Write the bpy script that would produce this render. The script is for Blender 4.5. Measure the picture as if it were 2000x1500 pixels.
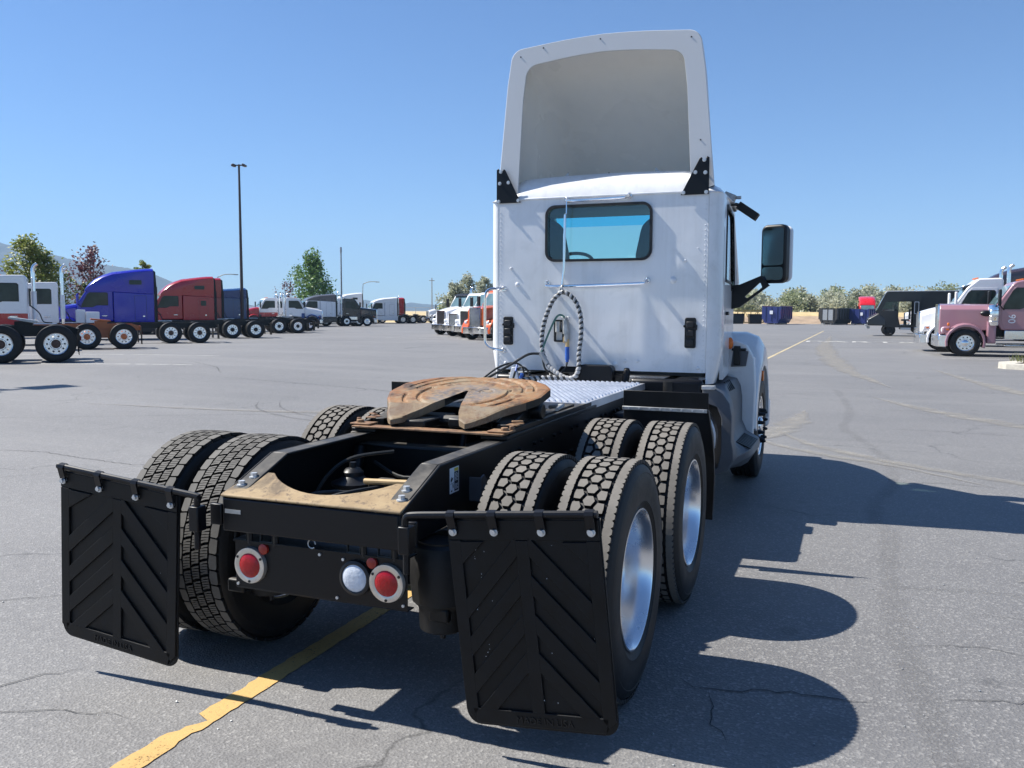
import bpy, bmesh, math, random
from math import sin, cos, pi, radians as R, atan2, sqrt, hypot
from mathutils import Vector, Matrix, noise

for o in list(bpy.data.objects):
    bpy.data.objects.remove(o)
sc = bpy.context.scene
C = sc.collection
rnd = random.Random(7)

# ------------------------------------------------------------------ camera
cam_d = bpy.data.cameras.new('camera')
cam = bpy.data.objects.new('camera', cam_d)
C.objects.link(cam)
cam_d.sensor_width = 36
cam_d.sensor_fit = 'HORIZONTAL'
cam_d.lens = 30.26
cam_d.clip_start = 0.05
cam_d.clip_end = 20000
cam.matrix_world = (Matrix.Translation((2.011, -3.535, 1.65)) @ Matrix.Rotation(R(21.6), 4, 'Z')
                    @ Matrix.Rotation(R(90 - 4.856), 4, 'X') @ Matrix.Rotation(R(0.202), 4, 'Z'))
sc.camera = cam
sc.render.resolution_x, sc.render.resolution_y = 1024, 768

# ------------------------------------------------------------------ light
SUN_L = Vector((1.0, 0.10, -1.13)).normalized()       # the way the sunlight travels
world = bpy.data.worlds.new('World')
sc.world = world
world.use_nodes = True
wn = world.node_tree
bg = wn.nodes['Background']
sky = wn.nodes.new('ShaderNodeTexSky')
sky.sky_type = 'NISHITA'
sky.sun_disc = False
sky.sun_elevation = math.asin(-SUN_L.z)
sky.sun_rotation = atan2(-SUN_L.x, -SUN_L.y)
sky.altitude = 1300
sky.air_density = 1.0
sky.dust_density = 0.25
sky.ozone_density = 3.0
tint = wn.nodes.new('ShaderNodeMix')
tint.data_type = 'RGBA'; tint.blend_type = 'MULTIPLY'; tint.inputs[0].default_value = 1.0
tint.inputs[7].default_value = (0.66, 0.88, 1.13, 1)
wn.links.new(sky.outputs[0], tint.inputs[6])
wn.links.new(tint.outputs[2], bg.inputs[0])
bg.inputs[1].default_value = 0.069
sun_d = bpy.data.lights.new('sun', 'SUN')
sun_d.energy = 5.0
sun_d.angle = R(0.5)
sun_d.color = (1.0, 0.955, 0.88)
sun = bpy.data.objects.new('sun', sun_d)
C.objects.link(sun)
sun.rotation_mode = 'QUATERNION'
sun.rotation_quaternion = SUN_L.to_track_quat('-Z', 'Y')
sc.view_settings.view_transform = 'Standard'
sc.view_settings.look = 'None'
sc.view_settings.gamma = 1
sc.view_settings.use_curve_mapping = False
sc.view_settings.exposure = 0.92
sc.cycles.max_bounces = 8
sc.cycles.transparent_max_bounces = 12
sc.cycles.volume_bounces = 0
sc.cycles.use_denoising = True

# ------------------------------------------------------------------ helpers
def tag(o, label=None, cat=None, group=None, kind=None):
    if label: o['label'] = label
    if cat: o['category'] = cat
    if group: o['group'] = group
    if kind: o['kind'] = kind
    return o

def empty(name, loc=(0, 0, 0), rz=0, parent=None):
    o = bpy.data.objects.new(name, None)
    C.objects.link(o)
    o.location = loc
    o.rotation_euler = (0, 0, rz)
    o.empty_display_size = 0.1
    if parent: o.parent = parent
    return o

class MB:
    def __init__(s):
        s.v = []; s.f = []; s.m = []; s.cur = 0
    def add(s, vs, fs):
        n = len(s.v)
        s.v += [tuple(v) for v in vs]
        for f in fs:
            s.f.append([n + i for i in f]); s.m.append(s.cur)
        return s
    def box(s, x0, x1, y0, y1, z0, z1):
        return s.add([(x0, y0, z0), (x1, y0, z0), (x1, y1, z0), (x0, y1, z0), (x0, y0, z1), (x1, y0, z1), (x1, y1, z1), (x0, y1, z1)],
                     [(0, 3, 2, 1), (4, 5, 6, 7), (0, 1, 5, 4), (1, 2, 6, 5), (2, 3, 7, 6), (3, 0, 4, 7)])
    def obox(s, c, sx, sy, sz, M=None):
        M = M or Matrix.Identity(3); c = Vector(c)
        vs = [c + M @ Vector((a * sx / 2, b * sy / 2, d * sz / 2)) for d in (-1, 1) for a, b in ((-1, -1), (1, -1), (1, 1), (-1, 1))]
        return s.add(vs, [(0, 3, 2, 1), (4, 5, 6, 7), (0, 1, 5, 4), (1, 2, 6, 5), (2, 3, 7, 6), (3, 0, 4, 7)])
    def ring_loft(s, rings, caps=True, closed=True):
        n = len(rings[0]); vs = [p for r in rings for p in r]; fs = []
        for i in range(len(rings) - 1):
            for j in range(n if closed else n - 1):
                k = (j + 1) % n
                fs.append((i * n + j, i * n + k, (i + 1) * n + k, (i + 1) * n + j))
        if caps:
            fs.append(tuple(range(n))[::-1])
            fs.append(tuple((len(rings) - 1) * n + j for j in range(n)))
        return s.add(vs, fs)
    def cyl(s, p0, p1, r0, r1=None, n=16, caps=True):
        p0 = Vector(p0); p1 = Vector(p1); r1 = r0 if r1 is None else r1
        d = (p1 - p0).normalized()
        a = d.orthogonal().normalized(); b = d.cross(a)
        ring = lambda p, r: [p + (a * cos(2 * pi * i / n) + b * sin(2 * pi * i / n)) * r for i in range(n)]
        return s.ring_loft([ring(p0, r0), ring(p1, r1)], caps)
    def tube(s, pts, r, n=8, caps=True, closed=False):
        pts = [Vector(p) for p in pts]; m = len(pts)
        rr = r if isinstance(r, (list, tuple)) else [r] * m
        up = None; rings = []
        for i, p in enumerate(pts):
            if closed: d = (pts[(i + 1) % m] - pts[i - 1]).normalized()
            else: d = (pts[min(i + 1, m - 1)] - pts[max(i - 1, 0)]).normalized()
            a = d.orthogonal().normalized() if up is None else (up - d * up.dot(d)).normalized()
            up = a; b = d.cross(a)
            rings.append([p + (a * cos(2 * pi * k / n) + b * sin(2 * pi * k / n)) * rr[i] for k in range(n)])
        if closed: rings.append(rings[0])
        return s.ring_loft(rings, caps and not closed)
    def prism(s, poly, axis, a, b):
        def P(u, w, t):
            return (t, u, w) if axis == 'x' else ((u, t, w) if axis == 'y' else (u, w, t))
        n = len(poly)
        vs = [P(u, w, a) for u, w in poly] + [P(u, w, b) for u, w in poly]
        fs = [tuple(range(n)), tuple(range(2 * n - 1, n - 1, -1))]
        fs += [(i, i + n, (i + 1) % n + n, (i + 1) % n) for i in range(n)]
        return s.add(vs, fs)
    def lathe(s, prof, c=(0, 0, 0), axis='x', n=48, a0=0, a1=2 * pi):
        full = abs(a1 - a0 - 2 * pi) < 1e-6
        m = n if full else n + 1
        vs = []
        for i in range(m):
            t = a0 + (a1 - a0) * i / n
            for h, r in prof:
                u, w = r * cos(t), r * sin(t)
                p = (h, u, w) if axis == 'x' else ((u, h, w) if axis == 'y' else (u, w, h))
                vs.append((c[0] + p[0], c[1] + p[1], c[2] + p[2]))
        k = len(prof); fs = []
        for i in range(n):
            j = (i + 1) % m
            for q in range(k - 1):
                fs.append((i * k + q, i * k + q + 1, j * k + q + 1, j * k + q))
        return s.add(vs, fs)
    def ball(s, c, rx, ry=None, rz=None, n=10, m=6):
        ry = ry or rx; rz = rz or rx
        vs = [(c[0], c[1], c[2] - rz)]
        for i in range(1, m):
            t = -pi / 2 + pi * i / m
            vs += [(c[0] + rx * cos(t) * cos(2 * pi * j / n), c[1] + ry * cos(t) * sin(2 * pi * j / n), c[2] + rz * sin(t)) for j in range(n)]
        vs.append((c[0], c[1], c[2] + rz))
        fs = [(0, 1 + (j + 1) % n, 1 + j) for j in range(n)]
        for i in range(m - 2):
            fs += [(1 + i * n + j, 1 + i * n + (j + 1) % n, 1 + (i + 1) * n + (j + 1) % n, 1 + (i + 1) * n + j) for j in range(n)]
        L = len(vs) - 1; q = 1 + (m - 2) * n
        fs += [(L, q + j, q + (j + 1) % n) for j in range(n)]
        return s.add(vs, fs)
    def plate(s, outer, holes, axis, pos, th):
        """flat sheet with real holes; outer and holes are 2D outlines, standing at pos on the axis"""
        vs, fs = flat_fill(outer, holes, th)
        if axis == 'y': vs = [(x, pos - z, y) for x, y, z in vs]
        elif axis == 'x': vs = [(pos + z, x, y) for x, y, z in vs]
        else: vs = [(x, y, pos + z) for x, y, z in vs]
        return s.add(vs, fs)
    def xf(s, M):
        s.v = [tuple(M @ Vector(v)) for v in s.v]; return s
    def mesh(s, name, mats, smooth=35, recalc=True):
        me = bpy.data.meshes.new(name)
        me.from_pydata(s.v, [], s.f)
        mats = mats if isinstance(mats, (list, tuple)) else [mats]
        for m in mats: me.materials.append(m)
        me.polygons.foreach_set('material_index', s.m)
        if recalc:
            bm = bmesh.new(); bm.from_mesh(me)
            bmesh.ops.recalc_face_normals(bm, faces=bm.faces)
            bm.to_mesh(me); bm.free()
        if smooth:
            me.polygons.foreach_set('use_smooth', [True] * len(me.polygons))
            me.set_sharp_from_angle(angle=R(smooth))
        me.update()
        return me
    def build(s, name, mats, parent=None, smooth=35, bevel=0, seg=2, recalc=True):
        return put(name, s.mesh(name, mats, smooth, recalc), parent, bevel=bevel, seg=seg)

def put(name, me, parent=None, loc=(0, 0, 0), rz=0, bevel=0, seg=2):
    o = bpy.data.objects.new(name, me)
    C.objects.link(o)
    o.parent = parent
    o.location = loc
    o.rotation_euler = (0, 0, rz)
    if bevel:
        b = o.modifiers.new('bevel', 'BEVEL')
        b.width = bevel; b.segments = seg; b.limit_method = 'ANGLE'; b.angle_limit = R(38)
        b.harden_normals = False
    return o

def flat_fill(outer, holes, th):
    cu = bpy.data.curves.new('tmp', 'CURVE')
    cu.dimensions = '2D'; cu.fill_mode = 'BOTH'; cu.extrude = th / 2
    for loop in [outer] + list(holes):
        sp = cu.splines.new('POLY'); sp.points.add(len(loop) - 1)
        for p, q in zip(sp.points, loop): p.co = (q[0], q[1], 0, 1)
        sp.use_cyclic_u = True
    ob = bpy.data.objects.new('tmp', cu)
    me = bpy.data.meshes.new_from_object(ob)
    vs = [tuple(v.co) for v in me.vertices]; fs = [tuple(p.vertices) for p in me.polygons]
    bpy.data.objects.remove(ob); bpy.data.curves.remove(cu); bpy.data.meshes.remove(me)
    return vs, fs

def text_fill(txt, size, th):
    cu = bpy.data.curves.new('tmp', 'FONT')
    cu.body = txt; cu.size = size; cu.extrude = th / 2; cu.align_x = 'CENTER'; cu.align_y = 'CENTER'
    cu.resolution_u = 3
    ob = bpy.data.objects.new('tmp', cu)
    me = bpy.data.meshes.new_from_object(ob)
    vs = [tuple(v.co) for v in me.vertices]; fs = [tuple(p.vertices) for p in me.polygons]
    bpy.data.objects.remove(ob); bpy.data.curves.remove(cu); bpy.data.meshes.remove(me)
    return vs, fs

def rrect(x0, x1, z0, z1, r, n=6):
    pts = []
    for cx, cz, a in ((x1 - r, z0 + r, -90), (x1 - r, z1 - r, 0), (x0 + r, z1 - r, 90), (x0 + r, z0 + r, 180)):
        for i in range(n + 1):
            t = R(a + 90 * i / n)
            pts.append((cx + r * cos(t), cz + r * sin(t)))
    return pts

def circ(cx, cy, r, n=16):
    return [(cx + r * cos(2 * pi * i / n), cy + r * sin(2 * pi * i / n)) for i in range(n)]

def ease(pts, n=8):
    """Catmull-Rom through the points"""
    pts = [Vector(p) for p in pts]; out = []
    for i in range(len(pts) - 1):
        p0 = pts[max(i - 1, 0)]; p1 = pts[i]; p2 = pts[i + 1]; p3 = pts[min(i + 2, len(pts) - 1)]
        for k in range(n):
            t = k / n
            out.append(0.5 * ((2 * p1) + (p2 - p0) * t + (2 * p0 - 5 * p1 + 4 * p2 - p3) * t * t + (3 * p1 - p0 - 3 * p2 + p3) * t ** 3))
    out.append(pts[-1])
    return out

def dup_tree(o, parent=None):
    c = o.copy(); C.objects.link(c)
    c.parent = parent
    for ch in list(o.children): dup_tree(ch, c)
    return c

# ------------------------------------------------------------------ materials
class NT:
    def __init__(s, name):
        s.m = bpy.data.materials.new(name); s.m.use_nodes = True
        s.t = s.m.node_tree; s.b = s.t.nodes['Principled BSDF']; s.out = s.t.nodes['Material Output']
    def n(s, typ, **kw):
        nd = s.t.nodes.new(typ)
        for k, v in kw.items():
            if k in nd.inputs.keys(): nd.inputs[k].default_value = v
            else: setattr(nd, k, v)
        return nd
    def l(s, a, b): s.t.links.new(a, b)
    def coord(s, kind='Object'):
        return s.n('ShaderNodeTexCoord').outputs[kind]
    def noise(s, co, scale, detail=4, rough=0.55, dist=0):
        nd = s.n('ShaderNodeTexNoise'); s.l(co, nd.inputs['Vector'])
        nd.inputs['Scale'].default_value = scale; nd.inputs['Detail'].default_value = detail
        nd.inputs['Roughness'].default_value = rough; nd.inputs['Distortion'].default_value = dist
        return nd.outputs['Fac']
    def ramp(s, fac, stops):
        r = s.n('ShaderNodeValToRGB'); e = r.color_ramp.elements
        while len(e) < len(stops): e.new(0.5)
        for el, (p, c) in zip(e, stops):
            el.position = p
            el.color = (c, c, c, 1) if isinstance(c, (int, float)) else (*c, 1)
        s.l(fac, r.inputs[0]); return r.outputs[0]
    def mix(s, fac, a, b, mode='MIX'):
        m = s.n('ShaderNodeMix', data_type='RGBA', blend_type=mode)
        for sock, val in ((m.inputs[0], fac), (m.inputs[6], a), (m.inputs[7], b)):
            if isinstance(val, (int, float)): sock.default_value = val
            elif isinstance(val, tuple): sock.default_value = (*val, 1)
            else: s.l(val, sock)
        return m.outputs[2]
    def math(s, op, a, b=0.0):
        m = s.n('ShaderNodeMath', operation=op)
        for sock, val in ((m.inputs[0], a), (m.inputs[1], b)):
            if isinstance(val, (int, float)): sock.default_value = val
            else: s.l(val, sock)
        return m.outputs[0]
    def bump(s, h, strength, dist=0.01):
        b = s.n('ShaderNodeBump'); b.inputs['Strength'].default_value = strength; b.inputs['Distance'].default_value = dist
        s.l(h, b.inputs['Height']); s.l(b.outputs[0], s.b.inputs['Normal'])
    def set(s, **kw):
        for k, v in kw.items():
            k = k.replace('_', ' ')
            i = s.b.inputs[k]
            if hasattr(v, 'links') or isinstance(v, bpy.types.NodeSocket): s.l(v, i)
            else: i.default_value = (*v, 1) if isinstance(v, tuple) and len(v) == 3 else v
        return s

def paint(name, col, rough=0.32, coat=0.6, dirt=0.12, dcol=None, scale=1.6, wave=0, streak=0):
    k = NT(name); co = k.coord()
    n1 = k.noise(co, scale, 5); n2 = k.noise(co, scale * 14, 4)
    dcol = dcol or tuple(c * 0.7 + 0.03 for c in col)
    c = k.mix(k.math('MULTIPLY', k.ramp(n1, [(0.42, 0.0), (0.72, 1.0)]), dirt * 3), col, dcol)
    c = k.mix(k.math('MULTIPLY', k.ramp(n2, [(0.55, 0.0), (0.8, 1.0)]), dirt), c, dcol)
    if streak:
        mp = k.n('ShaderNodeMapping'); k.l(co, mp.inputs[0]); mp.inputs['Scale'].default_value = (9, 9, .7)
        c = k.mix(k.math('MULTIPLY', k.ramp(k.noise(mp.outputs[0], 1.0, 5, .65), [(.48, 0.0), (.72, 1.0)]), streak), c, (.33, .32, .29))
        c = k.mix(k.math('MULTIPLY', k.ramp(k.noise(co, 2.6, 6, .7, 1.0), [(.52, 0.0), (.72, 1.0)]), streak), c, (.36, .35, .32))
    k.set(Base_Color=c, Roughness=k.math('ADD', k.math('MULTIPLY', n1, 0.2), rough - 0.1))
    if wave: k.bump(k.noise(co, 3.5, 2, .5), wave, .03)
    k.b.inputs['Coat Weight'].default_value = coat; k.b.inputs['Coat Roughness'].default_value = 0.06
    return k.m

def dull(name, col, rough=0.6, var=0.35, scale=6, metal=0.0, bump=0.0, bscale=60, spec=0.5):
    k = NT(name); co = k.coord()
    n1 = k.noise(co, scale, 5)
    c = k.mix(k.ramp(n1, [(0.3, 0.0), (0.7, 1.0)]), tuple(x * (1 - var) for x in col), tuple(min(1, x * (1 + var)) for x in col))
    k.set(Base_Color=c, Roughness=k.math('ADD', k.math('MULTIPLY', n1, 0.25), rough - 0.12), Metallic=metal)
    k.b.inputs['Specular IOR Level'].default_value = spec
    if bump: k.bump(k.noise(co, bscale, 3), bump, 0.004)
    return k.m

def glass(name, tint, gloss=0.06):
    k = NT(name)
    tr = k.n('ShaderNodeBsdfTransparent'); tr.inputs[0].default_value = (*tint, 1)
    gl = k.n('ShaderNodeBsdfGlossy'); gl.inputs['Roughness'].default_value = 0.02; gl.inputs[0].default_value = (0.9, 0.95, 1, 1)
    fr = k.n('ShaderNodeFresnel'); fr.inputs[0].default_value = 1.45
    mx = k.n('ShaderNodeMixShader')
    k.l(k.math('ADD', k.math('MULTIPLY', fr.outputs[0], 0.9), gloss - 0.04), mx.inputs[0])
    k.l(tr.outputs[0], mx.inputs[1]); k.l(gl.outputs[0], mx.inputs[2]); k.l(mx.outputs[0], k.out.inputs[0])
    return k.m

def dusty_black(name, col=(0.0045, 0.005, 0.006), dust=(0.19, 0.175, 0.15), amount=0.75, rough=0.36):
    """black chassis paint with road dust lying on its upward faces"""
    k = NT(name); co = k.coord()
    g = k.n('ShaderNodeNewGeometry'); sp = k.n('ShaderNodeSeparateXYZ'); k.l(g.outputs['Normal'], sp.inputs[0])
    upw = k.ramp(sp.outputs[2], [(0.55, 0.0), (0.95, 1.0)])
    n1 = k.noise(co, 5, 6, 0.65); n2 = k.noise(co, 40, 4)
    f = k.math('MULTIPLY', k.math('MULTIPLY', upw, amount), k.ramp(n1, [(0.35, 0.15), (0.7, 1.0)]))
    f = k.math('ADD', f, k.math('MULTIPLY', k.ramp(n2, [(0.58, 0.0), (0.75, 1.0)]), 0.05))
    c = k.mix(f, col, dust)
    k.b.inputs['Specular IOR Level'].default_value = 0.3
    k.set(Base_Color=c, Roughness=k.math('ADD', k.math('MULTIPLY', f, 0.5), rough))
    return k.m

M = {}
M['white'] = paint('white paint', (0.76, 0.77, 0.78), 0.3, 0.5, 0.10, (0.50, 0.50, 0.48), wave=0.12, streak=0.22)
M['white_far'] = paint('white cab paint', (0.68, 0.69, 0.71), 0.3, 0.5, 0.05)
M['fairing'] = paint('white fairing paint', (0.66, 0.665, 0.66), 0.38, 0.3, 0.10, (0.58, 0.57, 0.53))
M['fairing_bounce'] = paint('fairing inner skin with bounce light', (0.85, 0.83, 0.77), 0.28, 0.4, 0.05, (0.74, 0.72, 0.66), 1.2, wave=.3, streak=.05)  # light bounced into the shell is painted in: inner skin pale and warm
M['black'] = dusty_black('chassis black')
M['black_clean'] = dusty_black('black powder coat', (0.0035, 0.004, 0.006), (0.05, 0.046, 0.042), 0.2, 0.34)
M['plastic'] = dull('black plastic', (0.006, 0.0065, 0.0075), 0.42, 0.2, spec=0.4)
M['gasket'] = dull('black window gasket', (0.008, 0.008, 0.009), 0.5, 0.2)
def rubber_mat():
    k = NT('tyre rubber'); co = k.coord()
    n1 = k.noise(co, 5, 6, .65, .5); n2 = k.noise(co, 60, 4, .7)
    f = k.math('MULTIPLY', k.ramp(n1, [(.40, 0.0), (.75, 1.0)]), k.ramp(n2, [(.3, .3), (.7, 1.0)]))
    k.set(Base_Color=k.mix(k.math('MULTIPLY', f, .55), (.0065, .0065, .007), (.045, .042, .038)), Roughness=k.math('ADD', k.math('MULTIPLY', f, .3), .5))
    k.b.inputs['Specular IOR Level'].default_value = .35; k.bump(n2, .2, .003)
    return k.m
M['rubber'] = rubber_mat()
M['flap'] = dull('mud flap rubber', (0.005, 0.0055, 0.0065), 0.47, 0.35, 14, bump=0.12, bscale=160, spec=0.25)
M['grey'] = dull('grey step plastic', (0.085, 0.09, 0.10), 0.48, 0.15, 5, bump=0.08, bscale=200)
M['chrome'] = dull('chrome', (0.78, 0.78, 0.79), 0.14, 0.06, 4, 1.0)
M['alu'] = dull('polished aluminium', (0.82, 0.83, 0.85), 0.24, 0.05, 3, 1.0)
M['alu_dull'] = dull('aluminium', (0.66, 0.68, 0.72), 0.42, 0.08, 8, 0.85)
M['galv'] = dull('galvanised steel', (0.42, 0.43, 0.43), 0.5, 0.3, 20, 0.7)
M['bolt'] = dull('zinc bolt', (0.62, 0.63, 0.63), 0.4, 0.15, 30, 0.6)
M['steel_ring'] = dull('stainless lamp ring', (0.62, 0.58, 0.52), 0.38, 0.1, 30, 0.75)
M['red_lens'] = dull('red lens', (0.36, 0.003, 0.008), 0.22, 0.12, 60, bump=0.35, bscale=110)
M['amber'] = dull('amber lens', (0.75, 0.17, 0.02), 0.25, 0.1, 40)
M['dark_red_lens'] = dull('dark red lens', (0.32, 0.02, 0.012), 0.3, 0.1, 40)
M['clear_lens'] = dull('clear lens', (0.62, 0.66, 0.72), 0.2, 0.12, 60, bump=0.5, bscale=70)
M['interior'] = dull('cab interior', (0.045, 0.048, 0.05), 0.7, 0.2)
M['seat'] = dull('seat cloth', (0.05, 0.055, 0.06), 0.85, 0.2)
M['windshield'] = glass('windshield glass', (0.80, 0.98, 0.90))
M['sunband'] = glass('windshield tint band', (0.20, 0.76, 0.90))
M['rear_glass'] = glass('rear window glass', (0.80, 0.93, 0.93))
M['side_glass'] = glass('side window glass', (0.35, 0.42, 0.43))
M['mirror'] = dull('mirror glass', (0.85, 0.87, 0.88), 0.1, 0.0, 1, 1.0)
M['hose_white'] = dull('white spiral wrap', (0.34, 0.345, 0.35), 0.55, 0.25, 20)
M['hose_black'] = dull('black air hose', (0.018, 0.02, 0.02), 0.5, 0.3)
M['hose_green'] = dull('green air line', (0.06, 0.16, 0.13), 0.5, 0.2)
M['blue_sleeve'] = dull('blue plastic sleeve', (0.02, 0.10, 0.42), 0.45, 0.15)
M['sticker'] = dull('white sticker', (0.75, 0.77, 0.80), 0.5, 0.05)
M['ink'] = dull('black print', (0.02, 0.02, 0.022), 0.5, 0.1)
M['yellow_print'] = dull('yellow print', (0.68, 0.52, 0.06), 0.5, 0.1)
M['brass'] = dull('dusty torque rod', (0.52, 0.36, 0.17), 0.6, 0.2, 12)
M['darkglass'] = dull('dark window glass', (0.022, 0.034, 0.032), 0.1, 0.6, 1.5, spec=0.32)
M['tealglass'] = dull('windshield far glass', (0.10, 0.17, 0.19), 0.07, 0.3, 1.2, spec=0.8)
M['concrete'] = dull('curb concrete', (0.50, 0.47, 0.40), 0.85, 0.15, 8, bump=0.2, bscale=40)
M['pole'] = dull('brown pole paint', (0.055, 0.04, 0.035), 0.5, 0.15)
M['pole_grey'] = dull('grey pole', (0.24, 0.25, 0.26), 0.5, 0.15)
M['hub_brown'] = dull('rusty hub', (0.07, 0.04, 0.03), 0.7, 0.4, 20)

def tread_mat(name, col):
    k = NT(name); co = k.coord()
    n1 = k.noise(co, 7, 5, 0.6); n2 = k.noise(co, 120, 3)
    c = k.mix(k.ramp(n1, [(0.3, 0.0), (0.75, 1.0)]), tuple(x * 0.72 for x in col), tuple(x * 1.15 for x in col))
    c = k.mix(k.math('MULTIPLY', n2, 0.5), c, tuple(x * 0.6 for x in col))
    k.set(Base_Color=c, Roughness=0.85); k.bump(n2, 0.25, 0.002)
    k.b.inputs['Specular IOR Level'].default_value = 0.25
    return k.m
M['tread'] = tread_mat('worn dusty tread', (0.205, 0.190, 0.168))
M['tread_dark'] = tread_mat('worn tread', (0.180, 0.172, 0.157))

def rust_mat():
    k = NT('rusty greasy plate'); co = k.coord()
    n1 = k.noise(co, 8, 7, 0.7, 0.0); n2 = k.noise(co, 28, 5, 0.7); n3 = k.noise(co, 5, 6, 0.7, 0.0); n4 = k.noise(co, 6.5, 6, 0.75, 0.0)
    c = k.mix(k.ramp(n1, [(0.36, 0.0), (0.50, 1.0)]), (0.125, 0.050, 0.017), (0.26, 0.135, 0.055))
    c = k.mix(k.ramp(n2, [(0.5, 0.0), (0.66, 1.0)]), c, (0.27, 0.205, 0.125))
    c = k.mix(k.ramp(n3, [(0.50, 0.0), (0.60, 0.8)]), c, (0.24, 0.19, 0.12))
    g = k.n('ShaderNodeVectorMath', operation='DISTANCE'); k.l(co, g.inputs[0]); g.inputs[1].default_value = (0.02, 0.80, 1.19)
    inner = k.ramp(k.math('ADD', g.outputs['Value'], k.math('MULTIPLY', n1, 0.16)), [(0.24, 1.0), (0.30, 0.0)])
    grey = k.mix(k.ramp(n2, [(0.42, 0.0), (0.6, 1.0)]), (0.13, 0.132, 0.14), (0.27, 0.19, 0.12))
    c = k.mix(k.math('MULTIPLY', inner, 0.8), c, grey)
    edge = k.ramp(g.outputs['Value'], [(0.38, 0.0), (0.46, 0.75)])
    c = k.mix(edge, c, k.mix(k.ramp(n2, [(0.4, 0.0), (0.6, 1.0)]), (0.29, 0.110, 0.036), (0.15, 0.066, 0.026)))
    c = k.mix(k.math('MULTIPLY', k.ramp(n4, [(0.53, 0.0), (0.64, 1.0)]), 0.8), c, (0.045, 0.032, 0.022))
    k.set(Base_Color=c, Roughness=k.math('ADD', k.math('MULTIPLY', n4, -0.5), 0.9)); k.bump(n2, 0.5, 0.004)
    return k.m
M['rust'] = rust_mat()
def worn_tan(name, a, b, dark):
    k = NT(name); co = k.coord()
    n1 = k.noise(co, 6, 6, 0.65); n2 = k.noise(co, 35, 5, 0.7)
    c = k.mix(k.ramp(n1, [(0.35, 0.0), (0.6, 1.0)]), a, b)
    c = k.mix(k.ramp(n2, [(0.54, 0.0), (0.68, 1.0)]), c, dark)
    n3 = k.noise(co, 3.0, 6, 0.7, 1.2)
    c = k.mix(k.math('MULTIPLY', k.ramp(n3, [(0.46, 0.0), (0.62, 1.0)]), 0.7), c, tuple(x * 0.55 for x in dark))
    k.set(Base_Color=c, Roughness=0.7); k.bump(n2, 0.3, 0.003)
    return k.m
M['tan'] = worn_tan('dusty scuffed top', (0.25, 0.17, 0.085), (0.34, 0.245, 0.13), (0.09, 0.06, 0.04))
M['ramp'] = worn_tan('greasy ramp', (0.19, 0.155, 0.11), (0.24, 0.175, 0.10), (0.16, 0.08, 0.04))
M['rust_edge'] = worn_tan('rusty edge', (0.20, 0.085, 0.035), (0.28, 0.17, 0.09), (0.05, 0.03, 0.02))

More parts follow.
